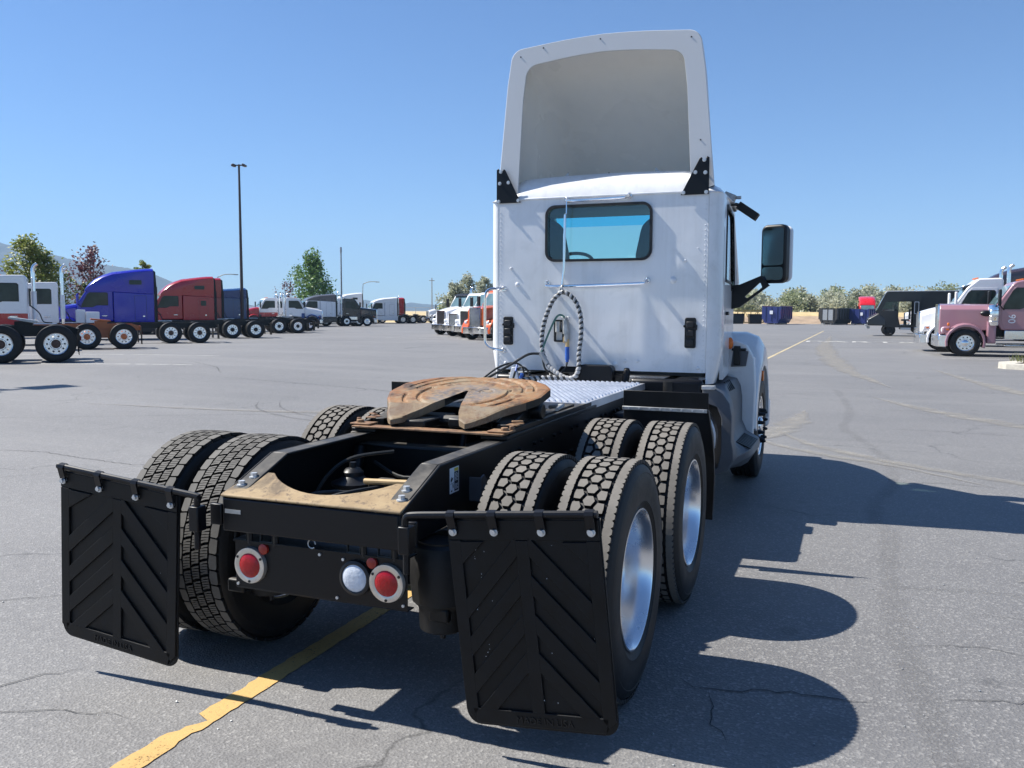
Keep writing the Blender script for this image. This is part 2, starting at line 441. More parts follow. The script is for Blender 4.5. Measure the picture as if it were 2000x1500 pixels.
def asphalt():
    k = NT('asphalt'); co = k.coord()
    fine = k.noise(co, 95, 3, 0.7); mid = k.noise(co, 11, 5, 0.6); big = k.noise(co, 0.22, 5, 0.55)
    mp = k.n('ShaderNodeMapping'); k.l(co, mp.inputs[0]); mp.inputs['Rotation'].default_value = (0, 0, R(21)); mp.inputs['Scale'].default_value = (0.06, 0.9, 1)
    streak = k.noise(mp.outputs[0], 1.0, 5, 0.6, 0.4)
    c = k.mix(k.ramp(big, [(0.32, 0.0), (0.68, 1.0)]), (0.138, 0.136, 0.136), (0.186, 0.182, 0.179))
    c = k.mix(k.math('MULTIPLY', k.ramp(streak, [(0.48, 0.0), (0.7, 1.0)]), 0.45), c, (0.225, 0.220, 0.213))
    c = k.mix(k.math('MULTIPLY', k.ramp(mid, [(0.45, 0.0), (0.75, 1.0)]), 0.35), c, (0.125, 0.123, 0.124))
    vo = k.n('ShaderNodeTexVoronoi'); k.l(co, vo.inputs['Vector']); vo.inputs['Scale'].default_value = 85
    c = k.mix(k.ramp(vo.outputs['Color'], [(0.62, 0.0), (0.95, 0.72)]), c, (0.33, 0.322, 0.308))
    c = k.mix(k.ramp(fine, [(0.30, 0.6), (0.48, 0.0)]), c, (0.055, 0.055, 0.058))
    st = k.noise(co, .8, 6, .7, .8)
    c = k.mix(k.math('MULTIPLY', k.ramp(st, [(0.60, 0.0), (0.70, 1.0)]), 0.35), c, (0.085, 0.084, 0.086))
    pt = k.n('ShaderNodeTexVoronoi'); k.l(co, pt.inputs['Vector']); pt.inputs['Scale'].default_value = 0.16; pt.inputs['Randomness'].default_value = 0.8
    c = k.mix(k.math('MULTIPLY', k.ramp(pt.outputs['Color'], [(0.2, 0.0), (0.8, 1.0)]), 0.16), c, (0.235, 0.228, 0.220))
    sp_ = k.n('ShaderNodeTexVoronoi'); k.l(co, sp_.inputs['Vector']); sp_.inputs['Scale'].default_value = 1.1
    c = k.mix(k.math('MULTIPLY', k.ramp(k.math('ADD', sp_.outputs['Distance'], k.math('MULTIPLY', mid, 0.1)), [(0.085, 1.0), (0.13, 0.0)]), 0.45), c, (0.06, 0.06, 0.062))
    # hairline cracks: wandering cell borders
    wob = k.n('ShaderNodeTexNoise'); k.l(co, wob.inputs['Vector']); wob.inputs['Scale'].default_value = 1.3; wob.inputs['Detail'].default_value = 6
    va = k.n('ShaderNodeVectorMath', operation='MULTIPLY_ADD'); k.l(wob.outputs['Color'], va.inputs[0]); va.inputs[1].default_value = (1.1, 1.1, 0); k.l(co, va.inputs[2])
    v2 = k.n('ShaderNodeTexVoronoi', feature='DISTANCE_TO_EDGE'); k.l(va.outputs[0], v2.inputs['Vector']); v2.inputs['Scale'].default_value = 0.21
    cr = k.ramp(v2.outputs['Distance'], [(0.0, 1.0), (0.0022, 0.0)])
    cm = k.math('MULTIPLY', cr, k.ramp(k.noise(co, 0.55, 2), [(0.46, 0.0), (0.56, 0.7)]))
    c = k.mix(cm, c, (0.05, 0.05, 0.05))
    k.set(Base_Color=c, Roughness=0.66); k.bump(k.math('ADD', k.math('MULTIPLY', vo.outputs['Distance'], 0.8), fine), 0.48, 0.006)
    k.b.inputs['Specular IOR Level'].default_value = 0.5
    return k.m
M['asphalt'] = asphalt()

def thin_overlay(name, col, amount=0.5, scale=3.0, fine=60):
    """dust or bitumen lying patchily on the asphalt"""
    k = NT(name); co = k.coord()
    n1 = k.noise(co, scale, 5, 0.65); n2 = k.noise(co, fine, 3, 0.6)
    uv = k.n('ShaderNodeUVMap'); sp = k.n('ShaderNodeSeparateXYZ'); k.l(uv.outputs[0], sp.inputs[0])
    edge = k.ramp(k.math('ABSOLUTE', k.math('SUBTRACT', sp.outputs[0], 0.5)), [(0.22, 1.0), (0.5, 0.0)])
    f = k.math('MULTIPLY', k.math('MULTIPLY', k.ramp(n1, [(0.30, 0.25), (0.62, 1.0)]), amount), edge)
    f = k.math('MULTIPLY', f, k.ramp(n2, [(0.3, 0.45), (0.6, 1.0)]))
    tr = k.n('ShaderNodeBsdfTransparent'); df = k.n('ShaderNodeBsdfDiffuse'); df.inputs[0].default_value = (*col, 1)
    mx = k.n('ShaderNodeMixShader'); k.l(f, mx.inputs[0]); k.l(tr.outputs[0], mx.inputs[1]); k.l(df.outputs[0], mx.inputs[2])
    k.l(mx.outputs[0], k.out.inputs[0])
    return k.m
M['dust_track'] = thin_overlay('tyre dust', (0.30, 0.29, 0.27), 0.85)
M['dark_track'] = thin_overlay('tyre rubber marks', (0.11, 0.11, 0.112), 0.4, 1.2)
M['seal'] = thin_overlay('patched seam', (0.13, 0.13, 0.132), 0.14, 1.5, 30)
M['crack'] = dull('crack', (0.05, 0.05, 0.05), 0.95, 0.3, 3)

def line_paint(name, col, wear=0.36):
    k = NT(name); co = k.coord()
    n1 = k.noise(co, 3.5, 5, 0.6); n2 = k.noise(co, 75, 4, 0.75)
    c = k.mix(k.ramp(n1, [(0.3, 0.0), (0.7, 1.0)]), tuple(x * 0.85 for x in col), col)
    c = k.mix(k.ramp(n2, [(0.28, 1.0), (0.42, 0.0)]), c, (0.2, 0.17, 0.11))
    tr = k.n('ShaderNodeBsdfTransparent')
    k.set(Base_Color=c, Roughness=0.75); k.bump(n2, 0.4, 0.004)
    mx = k.n('ShaderNodeMixShader')
    f = k.math('ADD', k.math('MULTIPLY', n2, 0.65), k.math('MULTIPLY', n1, 0.35))
    k.l(k.ramp(f, [(wear, 0.0), (wear + 0.06, 1.0)]), mx.inputs[0])
    k.l(tr.outputs[0], mx.inputs[1]); k.l(k.b.outputs[0], mx.inputs[2]); k.l(mx.outputs[0], k.out.inputs[0])
    return k.m
M['yellow_line'] = line_paint('yellow road paint', (0.58, 0.37, 0.13), 0.35)
M['pale_yellow_line'] = line_paint('faded yellow road paint', (0.52, 0.43, 0.26), 0.40)
M['white_line'] = line_paint('white road paint', (0.62, 0.61, 0.57), 0.42)

def leaf(name, a, b, scale=0.9):
    k = NT(name); co = k.coord()
    n1 = k.noise(co, scale, 3); n2 = k.n('ShaderNodeTexWhiteNoise', noise_dimensions='3D')
    k.l(co, n2.inputs['Vector'])
    c = k.mix(k.ramp(n1, [(0.35, 0.0), (0.65, 1.0)]), a, b)
    k.set(Base_Color=c, Roughness=0.55)
    tl = k.n('ShaderNodeBsdfTranslucent'); k.l(c, tl.inputs[0])
    mx = k.n('ShaderNodeMixShader'); mx.inputs[0].default_value = 0.36
    k.l(k.b.outputs[0], mx.inputs[1]); k.l(tl.outputs[0], mx.inputs[2]); k.l(mx.outputs[0], k.out.inputs[0])
    return k.m
M['leaf_green'] = leaf('green leaves', (0.13, 0.18, 0.035), (0.28, 0.31, 0.075))
M['leaf_cotton'] = leaf('cottonwood leaves', (0.08, 0.17, 0.045), (0.19, 0.30, 0.09))
M['leaf_plum'] = leaf('plum leaves', (0.085, 0.03, 0.045), (0.17, 0.07, 0.08))
M['leaf_olive'] = leaf('olive leaves', (0.30, 0.32, 0.21), (0.48, 0.49, 0.38), 0.6)
M['leaf_sage'] = leaf('sage leaves', (0.20, 0.24, 0.12), (0.36, 0.39, 0.24), 0.6)
M['leaf_dark'] = leaf('shrub leaves', (0.05, 0.08, 0.025), (0.10, 0.13, 0.04), 0.6)
M['bark'] = dull('bark', (0.10, 0.08, 0.06), 0.9, 0.3, 10)
M['dry'] = dull('dry grass', (0.50, 0.38, 0.19), 0.95, 0.18, 0.7)
M['bank'] = dull('dry bank soil', (0.34, 0.25, 0.17), 0.95, 0.25, 0.9)
M['grass'] = leaf('grass', (0.10, 0.12, 0.03), (0.20, 0.20, 0.07), 3)

# ------------------------------------------------------------------ setting: ground
KX = [(-400, 0), (-60, 0), (-34, 0), (-26, .10), (-20, .19), (-16, .19), (-6, 0), (400, 0)]
def gz(x, y=0.0):
    f = 1 - min(1, max(0, (y - 18) / 16))
    for (a, ha), (b, hb) in zip(KX, KX[1:]):
        if x <= b: return (ha + (hb - ha) * (x - a) / (b - a)) * f
    return 0.0
def far_edge(x): return (119 + .368 * (x - 2.011)) / .930 - 3.535

mb = MB()
for (a, ha), (b, hb) in zip(KX, KX[1:]):
    ya, yb = max(far_edge(a), 40), max(far_edge(b), 40)
    rows = [-60, 18, 20, 22, 24, 26, 28, 30, 32, 34]
    for y0, y1 in zip(rows, rows[1:]):
        mb.add([(a, y0, gz(a, y0)), (b, y0, gz(b, y0)), (b, y1, gz(b, y1)), (a, y1, gz(a, y1))], [(0, 1, 2, 3)])
    mb.add([(a, 34, 0), (b, 34, 0), (b, yb, 0), (a, ya, 0)], [(0, 1, 2, 3)])
tag(mb.build('asphalt_lot', M['asphalt'], smooth=0, recalc=False), kind='structure')
mb = MB().add([(-6000, -500, -.06), (6000, -500, -.06), (6000, 7000, -.06), (-6000, 7000, -.06)], [(0, 1, 2, 3)])
tag(mb.build('dry_field', M['dry'], smooth=0, recalc=False), kind='structure')

CX, CY = 2.011, -3.535
FW = Vector((-.3681, .9298, 0)); RT = Vector((.9298, .3681, 0))
def place(lat, depth):
    """ground point so far ahead of and beside the place where the photographer stands"""
    p = Vector((CX, CY, 0)) + FW * depth + RT * lat
    return p.x, p.y

# dry bank at the far right edge of the lot
mb = MB(); rings = []
for i in range(61):
    lat = 24 + i * 2.2
    t = min(1, (lat - 24) / 5)
    n = noise.noise(Vector((lat * .2, 3, 1))) * .25
    prof = [(119.6, -.05), (121.5, .35 + n * .4), (124, 1.0 + n), (126, 1.42 + n * .5), (129, 1.62 + n * .25), (175, 1.45), (260, -.1)]
    ring = []
    for d, z in prof:
        x, y = place(lat, d); ring.append((x, y, z * t - (.06 if t < 1 else 0)))
    rings.append(ring)
mb.ring_loft(rings, caps=False, closed=False)
for i, f in enumerate(mb.f): mb.m[i] = 1 if (i % 6) >= 2 else 0
tag(mb.build('dry_bank', [M['bank'], M['dry']], recalc=False, smooth=60), kind='structure')

# mountains and hills, kilometres off
def ridge(name, prof, dist, depth, seed, mat):
    def H(px):
        for (a, ha), (b, hb) in zip(prof, prof[1:]):
            if px <= b: return ha + (hb - ha) * (px - a) / (b - a)
        return 0
    mb = MB(); rings = []
    x0, x1 = prof[0][0], prof[-1][0]; N = 150
    for i in range(N + 1):
        px = x0 + (x1 - x0) * i / N
        hh = max(0, H(px)) / 1681 * dist
        ring = []
        for k in range(13):
            t = k / 12
            dd = dist - depth * (1 - t)
            lat = (px - 1000) / 1681 * dist * (1 + 0.0 * t)
            s = t ** 1.25
            rough = noise.fractal(Vector((px * .035 + seed, t * 3.0, seed)), 0.9, 2.0, 5)
            z = hh * s + rough * hh * .34 * t * (1 - t) * 2 + (abs(noise.noise(Vector((px * .09, seed, 0)))) * -hh * .05 if k == 12 else 0)
            x, y = place(lat, dd); ring.append((x, y, z - .5))
        lat = (px - 1000) / 1681 * dist
        x, y = place(lat, dist + depth); ring.append((x, y, -.5))
        rings.append(ring)
    mb.ring_loft(rings, caps=False, closed=False)
    return tag(mb.build(name, mat, recalc=False, smooth=40), kind='structure')
def mountain_mat():
    k = NT('mountain rock'); co = k.coord()
    n1 = k.noise(co, .012, 6, .6); n2 = k.noise(co, .004, 4, .6)
    c = k.mix(k.ramp(n1, [(.4, 0.0), (.65, 1.0)]), (.018, .03, .04), (.05, .062, .07))
    c = k.mix(k.ramp(n2, [(.70, 0.0), (.74, .5)]), c, (.4, .4, .4))
    k.set(Base_Color=c, Roughness=.95); return k.m
M['mountain'] = mountain_mat()
ridge('mountain', [(-420, 70), (-300, 100), (-180, 92), (-90, 112), (-30, 108), (8, 131), (22, 127), (34, 121), (60, 118), (90, 113), (120, 106), (147, 98), (189, 90), (250, 83), (300, 72), (327, 60), (370, 44), (420, 20), (460, 0)], 3000, 900, 3.1, M['mountain'])
ridge('far_hills', [(520, 0), (600, 8), (660, 12), (700, 20), (713, 22), (742, 16), (775, 11), (803, 17), (827, 14), (854, 12), (920, 9), (1000, 5), (1300, 3), (1500, 0)], 3600, 500, 8.3, M['mountain'])
mb = MB().box(-4200, 3000, -300, 5200, -1.2, 420)
hz = NT('haze')
hz.t.nodes.remove(hz.b)
vol = hz.n('ShaderNodeVolumePrincipled'); vol.inputs['Density'].default_value = 0.0002; vol.inputs['Color'].default_value = (0.50, 0.74, 1.0, 1)
vol.inputs['Anisotropy'].default_value = 0.0
hz.l(vol.outputs[0], hz.out.inputs['Volume'])
tag(mb.build('haze', hz.m, smooth=0), kind='stuff')

# ------------------------------------------------------------------ setting: marks on the asphalt
def ribbon(name, pts, width, mat, lift, jit=0.0, seed=1, kind='structure', sub=1, taper=False):
    pts = [Vector((p[0], p[1], 0)) for p in pts]
    if sub > 1: pts = ease(pts, sub)
    rg = random.Random(seed); L = []; Rr = []; acc = 0; us = []
    for i, p in enumerate(pts):
        d = (pts[min(i + 1, len(pts) - 1)] - pts[max(i - 1, 0)]).normalized(); nrm = Vector((-d.y, d.x, 0))
        if i: acc += (p - pts[i - 1]).length
        w = width / 2 * (1 if not taper else max(.05, min(1, i / (taper * len(pts)), (len(pts) - 1 - i) / (taper * len(pts)))))
        q = p + nrm * (rg.uniform(-jit, jit))
        a = q + nrm * w * rg.uniform(.75, 1.25) if jit else q + nrm * w
        b = q - nrm * w * rg.uniform(.75, 1.25) if jit else q - nrm * w
        L.append((a.x, a.y, gz(a.x, a.y) + lift)); Rr.append((b.x, b.y, gz(b.x, b.y) + lift)); us.append(acc)
    mb = MB(); n = len(pts)
    mb.add(L + Rr, [(i, i + 1, n + i + 1, n + i) for i in range(n - 1)])
    me = mb.mesh(name, mat, 0, False)
    uv = me.uv_layers.new(name='UVMap')
    for poly in me.polygons:
        for li, vi in zip(poly.loop_indices, poly.vertices):
            uv.data[li].uv = (0.0 if vi < n else 1.0, us[vi % n])
    o = put(name, me)
    return tag(o, kind=kind)

# yellow bay line under the truck, chipped where it broke up
def yellow(y0, y1, x0, x1, w, seed, gaps=(), mat='yellow_line'):
    rg = random.Random(seed); n = int(abs(y1 - y0) / .035) if y1 < 8 else 60
    L = []; Rr = []
    for i in range(n + 1):
        t = i / n; y = y0 + (y1 - y0) * t; x = x0 + (x1 - x0) * t
        l, r = x - w / 2 + rg.uniform(-.004, .004), x + w / 2 + rg.uniform(-.004, .004)
        for g0, g1, side, amt in gaps:
            if g0 < y < g1:
                a = amt * (0.6 + 0.4 * rg.random())
                if side < 0: l += a
                else: r -= a
        L.append((l, y, gz(l, y) + .004)); Rr.append((r, y, gz(r, y) + .004))
    mb = MB().add(L + Rr, [(i, i + 1, n + i + 2, n + i + 1) for i in range(n)])
    return tag(mb.build('yellow_line', M[mat], smooth=0, recalc=False), kind='structure')
yellow(-3.2, 5.4, -.385, -.345, .105, 4, gaps=[(-1.02, -.93, -1, .05), (-.93, -.86, -1, .075), (-.62, -.56, -1, .012), (-1.06, -.98, 1, .02)])
yellow(8.5, 76, -.95, -.40, .11, 5, mat='pale_yellow_line')
# bay lines of the truck rows
for (x0, y0), (x1, y1) in [((-22, 11.2), (-14.6, 14.9)), ((-27, 16.5), (-16.8, 18.6)), ((-30, 27), (-24.6, 28.6)), ((-24.5, 42.5), (-16.5, 41.3)), ((5.6, 35.9), (15, 35.4)), ((5.0, 31.0), (12, 30.6)), ((3.6, 46), (13, 46))]:
    ribbon('bay_line', [(x0 + (x1 - x0) * i / 8, y0 + (y1 - y0) * i / 8) for i in range(9)], .11, M['white_line'], .004)
# worn white lettering by the parked trucks
mb = MB(); rg = random.Random(5)
vs, fs = text_fill('PARTS', 1.5, .004)
mb.add([(2.3 + x * 1.35 * 1.0, 47.6 + y * 1.5 + x * .1, z + .008) for x, y, z in vs], fs)
tag(mb.build('pavement_lettering', M['white_line'], smooth=0), kind='structure')

# patched seam along the lane and its branches, cracks, tyre marks
seam = [(2.62, -1.6), (2.45, -.6), (2.36, .2), (2.30, 1.0), (2.26, 2.0), (2.30, 3.2), (2.22, 4.3), (2.42, 5.6), (2.36, 7.2), (1.95, 9.5), (2.0, 12), (1.7, 16)]
ribbon('patched_seam', seam, .17, M['seal'], .003, .012, 3, sub=7)
ribbon('patched_seam', [(2.25, 2.0), (2.9, 2.12), (3.8, 2.05), (5.2, 2.2), (7.5, 2.1)], .09, M['seal'], .0035, .01, 4, sub=7)
ribbon('patched_seam', [(-6.5, 1.4), (-5.0, 3.3), (-3.5, 5.0), (-2.5, 6.2), (-.9, 8.3), (1.2, 11)], .05, M['seal'], .003, .006, 41, sub=9)
ribbon('patched_seam', [(-11, 4.1), (-8, 6.5), (-5.2, 8.6), (-2, 11.8), (1.5, 15.2)], .10, M['seal'], .003, .01, 42, sub=9)
def crack(pts, w, seed, jit=.02):
    fine = []
    pts = [Vector((p[0], p[1], 0)) for p in pts]; rg = random.Random(seed)
    for a, b in zip(pts, pts[1:]):
        m = max(2, int((b - a).length / .05))
        for i in range(m):
            fine.append(a.lerp(b, i / m) + Vector((rg.uniform(-jit, jit), rg.uniform(-jit, jit), 0)))
    fine.append(pts[-1])
    return ribbon('pavement_crack', fine, w, M['crack'], .0045, w * .3, seed, taper=.25)
for i, (p, w) in enumerate([
    ([(-1.53, -1.72), (-1.50, -1.42), (-1.46, -1.25), (-1.42, -1.02), (-1.36, -.86), (-1.2, -.62)], .010),
    ([(-1.50, -1.30), (-1.2, -1.13), (-.95, -1.02), (-.62, -.98)], .006),
    ([(1.29, .25), (1.42, .18), (1.60, .20), (1.80, .28), (1.98, .27), (2.2, .3)], .011),
    ([(1.45, .17), (1.52, .02), (1.55, -.14), (1.62, -.3)], .007),
    ([(2.35, .4), (2.75, .55), (3.1, .5), (3.6, .72)], .008),
    ([(2.36, -.35), (2.7, -.25), (3.1, -.32), (3.5, -.2)], .009),
    ([(1.35, 4.0), (1.75, 3.75), (2.2, 3.95)], .007),
    ([(2.42, 5.5), (2.9, 5.65), (3.4, 5.55)], .008),
    ([(2.3, 1.05), (2.62, 1.15), (2.95, 1.08)], .006),
    ([(-2.9, -1.2), (-2.6, -.7), (-2.45, -.2), (-2.0, .2)], .007),
    ([(-8, 3.2), (-6.6, 3.6), (-5.1, 3.4), (-3.4, 4.1)], .012),
    ([(-13.2, 12.6), (-10.5, 12.3), (-8.2, 12.0), (-5.6, 11.6), (-3.4, 11.9)], .022),
    ([(-16, 16.2), (-13.6, 14.7), (-12.2, 13.2)], .02),
    ([(2.2, 9.6), (3.2, 9.7), (4.4, 9.5)], .014), ([(1.9, 12), (2.9, 12.3), (4.6, 12.1)], .012),
    ([(3.9, 14.2), (4.6, 14.4)], .02), ([(-1.0, .9), (-1.9, 2.2), (-2.4, 3.6)], .006),
    ([(.2, -1.05), (.8, -1.0), (1.3, -1.08), (1.9, -.95)], .005), ([(2.6, 1.7), (3.3, 1.62), (3.9, 1.8)], .005)]):
    crack(p, w * .7, 20 + i)
for i, (p, w, m) in enumerate([
    ([(1.0, 9.3), (1.3, 8.3), (1.7, 7.55), (2.5, 6.7), (3.6, 5.9), (5.2, 5.1), (7, 4.4)], .22, 'dust_track'),
    ([(.75, 8.3), (1.2, 7.5), (1.8, 6.95), (2.5, 6.45), (3.3, 5.6)], .20, 'dust_track'),
    ([(1.3, 11.6), (1.25, 10.2), (1.05, 8.6), (.8, 7.6)], .5, 'dust_track'),
    ([(2.4, 14.5), (3.4, 12.2), (4.6, 10.4), (6.4, 8.6)], .5, 'dust_track'),
    ([(4.2, 24), (5.0, 18), (6.2, 13), (8.5, 9)], .6, 'dust_track'),
    ([(-3.5, 21), (-2.5, 15), (-3, 11), (-6, 8.2), (-10, 7.2)], .5, 'dust_track'),
    ([(-7.8, 9.0), (-6.9, 7.9), (-5.2, 7.2), (-3.2, 7.4), (-1.5, 8.5)], .10, 'dark_track'),
    ([(-7.5, 9.2), (-6.6, 8.15), (-5.1, 7.5), (-3.2, 7.7), (-1.5, 8.8)], .10, 'dark_track'),
    ([(-12, 30), (-9.5, 25), (-6, 22), (-1, 21)], .5, 'dark_track'),
    ([(-20, 60), (-12, 45), (-8, 35), (-5, 24), (-4, 16)], .8, 'dust_track'),
    ([(.6, 60), (.8, 40), (1.6, 25), (2.8, 17)], .9, 'dust_track'),
    ([(3.0, 2.4), (4.5, 3.4), (6.5, 4.0)], .3, 'dust_track')]):
    ribbon('tyre_mark', p, w, M[m], .0055 + .0004 * i, .008, 60 + i, sub=8, taper=.35)
mb = MB(); rg = random.Random(91)
for i in range(420):
    x = rg.uniform(-3, 5.5); y = rg.uniform(-2.2, 7); r = rg.uniform(.002, .0055)
    mb.ball((x, y, gz(x, y) + r * .6), r * rg.uniform(.8, 1.4), r, r * .8, 5, 3)
tag(mb.build('loose_grit', M['galv'], smooth=0), kind='stuff')
# concrete island at the right with its grass
mb = MB()
isl = [(6.05, 25.6), (6.2, 25.2), (12, 21.3), (14.5, 22.5), (14, 29), (6.9, 27.6), (6.2, 26.6)]
inner = [(6.5, 25.75), (12, 22.0), (13.8, 22.9), (13.4, 28.3), (7.1, 27.1)]
mb.plate(isl, [inner], 'z', .07, .15)
tag(mb.build('curb', M['concrete'], smooth=0, bevel=.02), kind='structure')
mb = MB().prism(inner, 'z', 0, .11)
tag(mb.build('island_soil', M['bank'], smooth=0), kind='structure')
mb = MB(); rg = random.Random(11)
for i in range(2600):
    x, y = rg.uniform(6.7, 13.2), rg.uniform(22.3, 28)
    if x < 9 and y < 25.8 - (x - 6.5) * .65: continue
    a = rg.uniform(0, pi); hh = rg.uniform(.12, .42); w = .014
    dx, dy = cos(a) * w, sin(a) * w; lx, ly = rg.uniform(-.1, .1), rg.uniform(-.1, .1)
    mb.add([(x - dx, y - dy, .1), (x + dx, y + dy, .1), (x + lx, y + ly, .1 + hh)], [(0, 1, 2)])
tag(mb.build('island_grass', M['grass'], smooth=0, recalc=False), kind='stuff')
# planted verge behind the left row
mb = MB().prism([(-58, 6), (-45, 12), (-46, 47), (-60, 49)], 'z', .0, .18)
tag(mb.build('verge', M['dry'], smooth=0), kind='structure')

# ------------------------------------------------------------------ wheels
def tyre_mesh(design):
    mb = MB()
    half = [(.100, .292), (.122, .306), (.131, .330), (.1355, .333), (.135, .338), (.1395, .365), (.141, .405), (.1385, .436), (.1375, .440), (.1345, .452), (.136, .455), (.133, .462), (.127, .474), (.119, .487), (.108, .4945)]
    if design == 'rib':
        top = []
        for x in (.108, .072, .066, .060, .026, .020, .014):
            top.append((x, .512 if x not in (.066, .020) else .498))
        half = half[:-2] + [(.122, .498), (.114, .510)] + top
        prof = [(-h, r) for h, r in half] + [(h, r) for h, r in reversed(half)]
    else:
        prof = [(-h, r) for h, r in half] + [(0, .4965)] + [(h, r) for h, r in reversed(half)]
    mb.lathe(prof, n=96)
    Rt = .512
    def block(poly, s0, side=1, drop=.017, inset=.0018, rt=Rt):
        cx = sum(p[0] for p in poly) / len(poly); cs = sum(p[1] for p in poly) / len(poly)
        top = []; bot = []
        for x, s in poly:
            xi = x + (cx - x) * inset / max(1e-3, hypot(x - cx, s - cs)) * 1.4
            si = s + (cs - s) * inset / max(1e-3, hypot(x - cx, s - cs)) * 1.4
            crown = -.0035 * (xi / .118) ** 2
            a = (s0 + si) / Rt; top.append((side * xi, (rt + crown) * sin(a), (rt + crown) * cos(a)))
            a = (s0 + s) / Rt; bot.append((side * x, (rt - drop) * sin(a), (rt - drop) * cos(a)))
        n = len(poly); k = len(mb.v)
        mb.v += top + bot
        mb.f.append([k + i for i in range(n)]); mb.m.append(1)
        for i in range(n):
            j = (i + 1) % n
            mb.f.append([k + i, k + j, k + n + j, k + n + i]); mb.m.append(0)
    if design == 'hex':
        N = 50; p = 2 * pi * Rt / N
        for i in range(N):
            s = i * p
            block([(-.027, 0), (-.0135, -.0265), (.0135, -.0265), (.027, 0), (.0135, .0265), (-.0135, .0265)], s)
            for sd in (-1, 1):
                block([(.0235, 0), (.0365, -.0275), (.066, -.0245), (.069, 0), (.066, .0245), (.0365, .0275)], s + p / 2, sd)
                for q in (0, .5):
                    h = p / 4 + .0004
                    block([(.080, -h * .7), (.083, -h), (.110, -h), (.1185, -h * .55), (.1185, h * .55), (.110, h), (.083, h), (.080, h * .7)], s + q * p, sd, .020, .0003)
    if design == 'siped':
        N = 44; p = 2 * pi * Rt / N
        for i in range(N):
            for r_, (x0, off) in enumerate(((-.049, 0), (0, .38), (.049, .76))):
                L = p * .86; k = 5
                for q in range(k):
                    a = -L / 2 + L * q / k + .0011; b = -L / 2 + L * (q + 1) / k - .0011
                    sk = .006 if q in (0, k - 1) else .003
                    block([(x0 - .0205, a - sk), (x0, a + sk * .3), (x0 + .0205, a + sk), (x0 + .0205, b + sk), (x0, b + sk * .3), (x0 - .0205, b - sk)], (i + off) * p, 1, .014, .0006)
            for sd in (-1, 1):
                L = p * .93
                block([(.079, -L / 2), (.112, -L / 2 - .003), (.1185, -L / 2 + .006), (.1185, L / 2 - .006), (.112, L / 2 - .003), (.079, L / 2), (.074, 0)], (i + (.2 if sd > 0 else .6)) * p, sd, .018, .001)
    return mb.mesh('tyre_' + design, [M['rubber'], M['tread'] if design == 'hex' else M['tread_dark']], 40)

def rim_mesh(kind):
    mb = MB()
    if kind == 'deep':
        mb.lathe([(.119, .303), (.127, .301), (.128, .294), (.122, .288), (.108, .284), (.100, .279), (.055, .276), (.015, .268), (-.03, .263), (-.045, .252), (-.048, .20), (-.04, .145), (-.035, .12), (.035, .105), (.045, .095), (.045, 0)], n=72)
        mb.lathe([(-.119, .303), (-.124, .295), (-.105, .281), (-.05, .268)], n=72)
        for i in range(10):
            a = 2 * pi * i / 10
            mb.cyl((-.04, .143 * cos(a), .143 * sin(a)), (-.005, .143 * cos(a), .143 * sin(a)), .016, n=6)
        return mb.mesh('rim_deep', M['alu'], 40)
    # shallow, with round hand holes right through the disc
    mb.lathe([(.115, .303), (.125, .298), (.118, .286), (.075, .274)], n=48)
    outer = circ(0, 0, .276, 40)
    holes = [circ(.215 * cos(2 * pi * i / 10), .215 * sin(2 * pi * i / 10), .027, 10) for i in range(10)]
    mb.plate(outer, holes, 'x', .078 if kind == 'far' else .10, .03)
    mb.lathe([(.118, .158), (.124, .150), (.112, .142), (.094, .14)], n=40)
    mb.lathe([(-.05, .27), (-.05, .30), (.07, .274)], n=40)
    for i in range(10):
        a = 2 * pi * (i + .5) / 10
        mb.cyl((.09, .155 * cos(a), .155 * sin(a)), (.125, .155 * cos(a), .155 * sin(a)), .014, n=6)
    return mb.mesh('rim_' + kind, M['alu'], 40)

def hub_mesh(mat, L=.14):
    mb = MB().lathe([(.06, .125), (.105, .12), (.115, .10), (L, .085), (L + .012, .06), (L + .012, 0)], n=24)
    for i in range(8):
        a = 2 * pi * i / 8
        mb.cyl((L - .03, .10 * cos(a), .10 * sin(a)), (L - .005, .10 * cos(a), .10 * sin(a)), .012, n=6)
    return mb.mesh('hub', mat, 40)

ME_T = {d: tyre_mesh(d) for d in ('hex', 'siped', 'rib')}
ME_RIM = {k: rim_mesh(k) for k in ('deep', 'front', 'far')}
def wheel(root, x, y, side, tyre, rim=None, hub=None, z=.512, spin=0.0, turn=0.0):
    w = empty('wheel', (x, y, z), (0 if side > 0 else pi) + turn, root)
    t = put('tyre', tyre, w); t.rotation_euler = (spin, 0, 0)
    if rim: put('rim', rim, w)
    if hub: put('hub', hub, w)
    return w

# ================================================================== the white truck in front
T = empty('tractor_truck')
tag(T, 'white day cab tractor truck in the foreground, rear towards us, with tall open roof fairing', 'truck')
WX, WI, TD = 1.066, .730, 1.317
k = 0
for y in (0, TD):
    for sd in (1, -1):
        d = 'siped' if (sd < 0 and y == 0) else 'hex'
        k += 1
        wheel(T, sd * WX, y, sd, ME_T[d], ME_RIM['deep'], None, spin=.31 * k)
        w = wheel(T, sd * WI, y, -sd, ME_T[d], ME_RIM['deep'], None, spin=.55 * k + .2)
HUB_DK = hub_mesh(M['alu'])
LUG = MB().cyl((.11, 0, 0), (.165, 0, 0), .021, .018, 8).cyl((.165, 0, 0), (.185, 0, 0), .018, .009, 8).mesh('lug_nut_cover', M['plastic'], 30)
for sd in (1, -1):
    w = wheel(T, sd * 1.045, 5.36, sd, ME_T['rib'], ME_RIM['front'], HUB_DK)
    for i in range(10):
        a = 2 * pi * (i + .5) / 10
        put('lug_nut_cover', LUG, w, (0, .155 * cos(a), .155 * sin(a)))

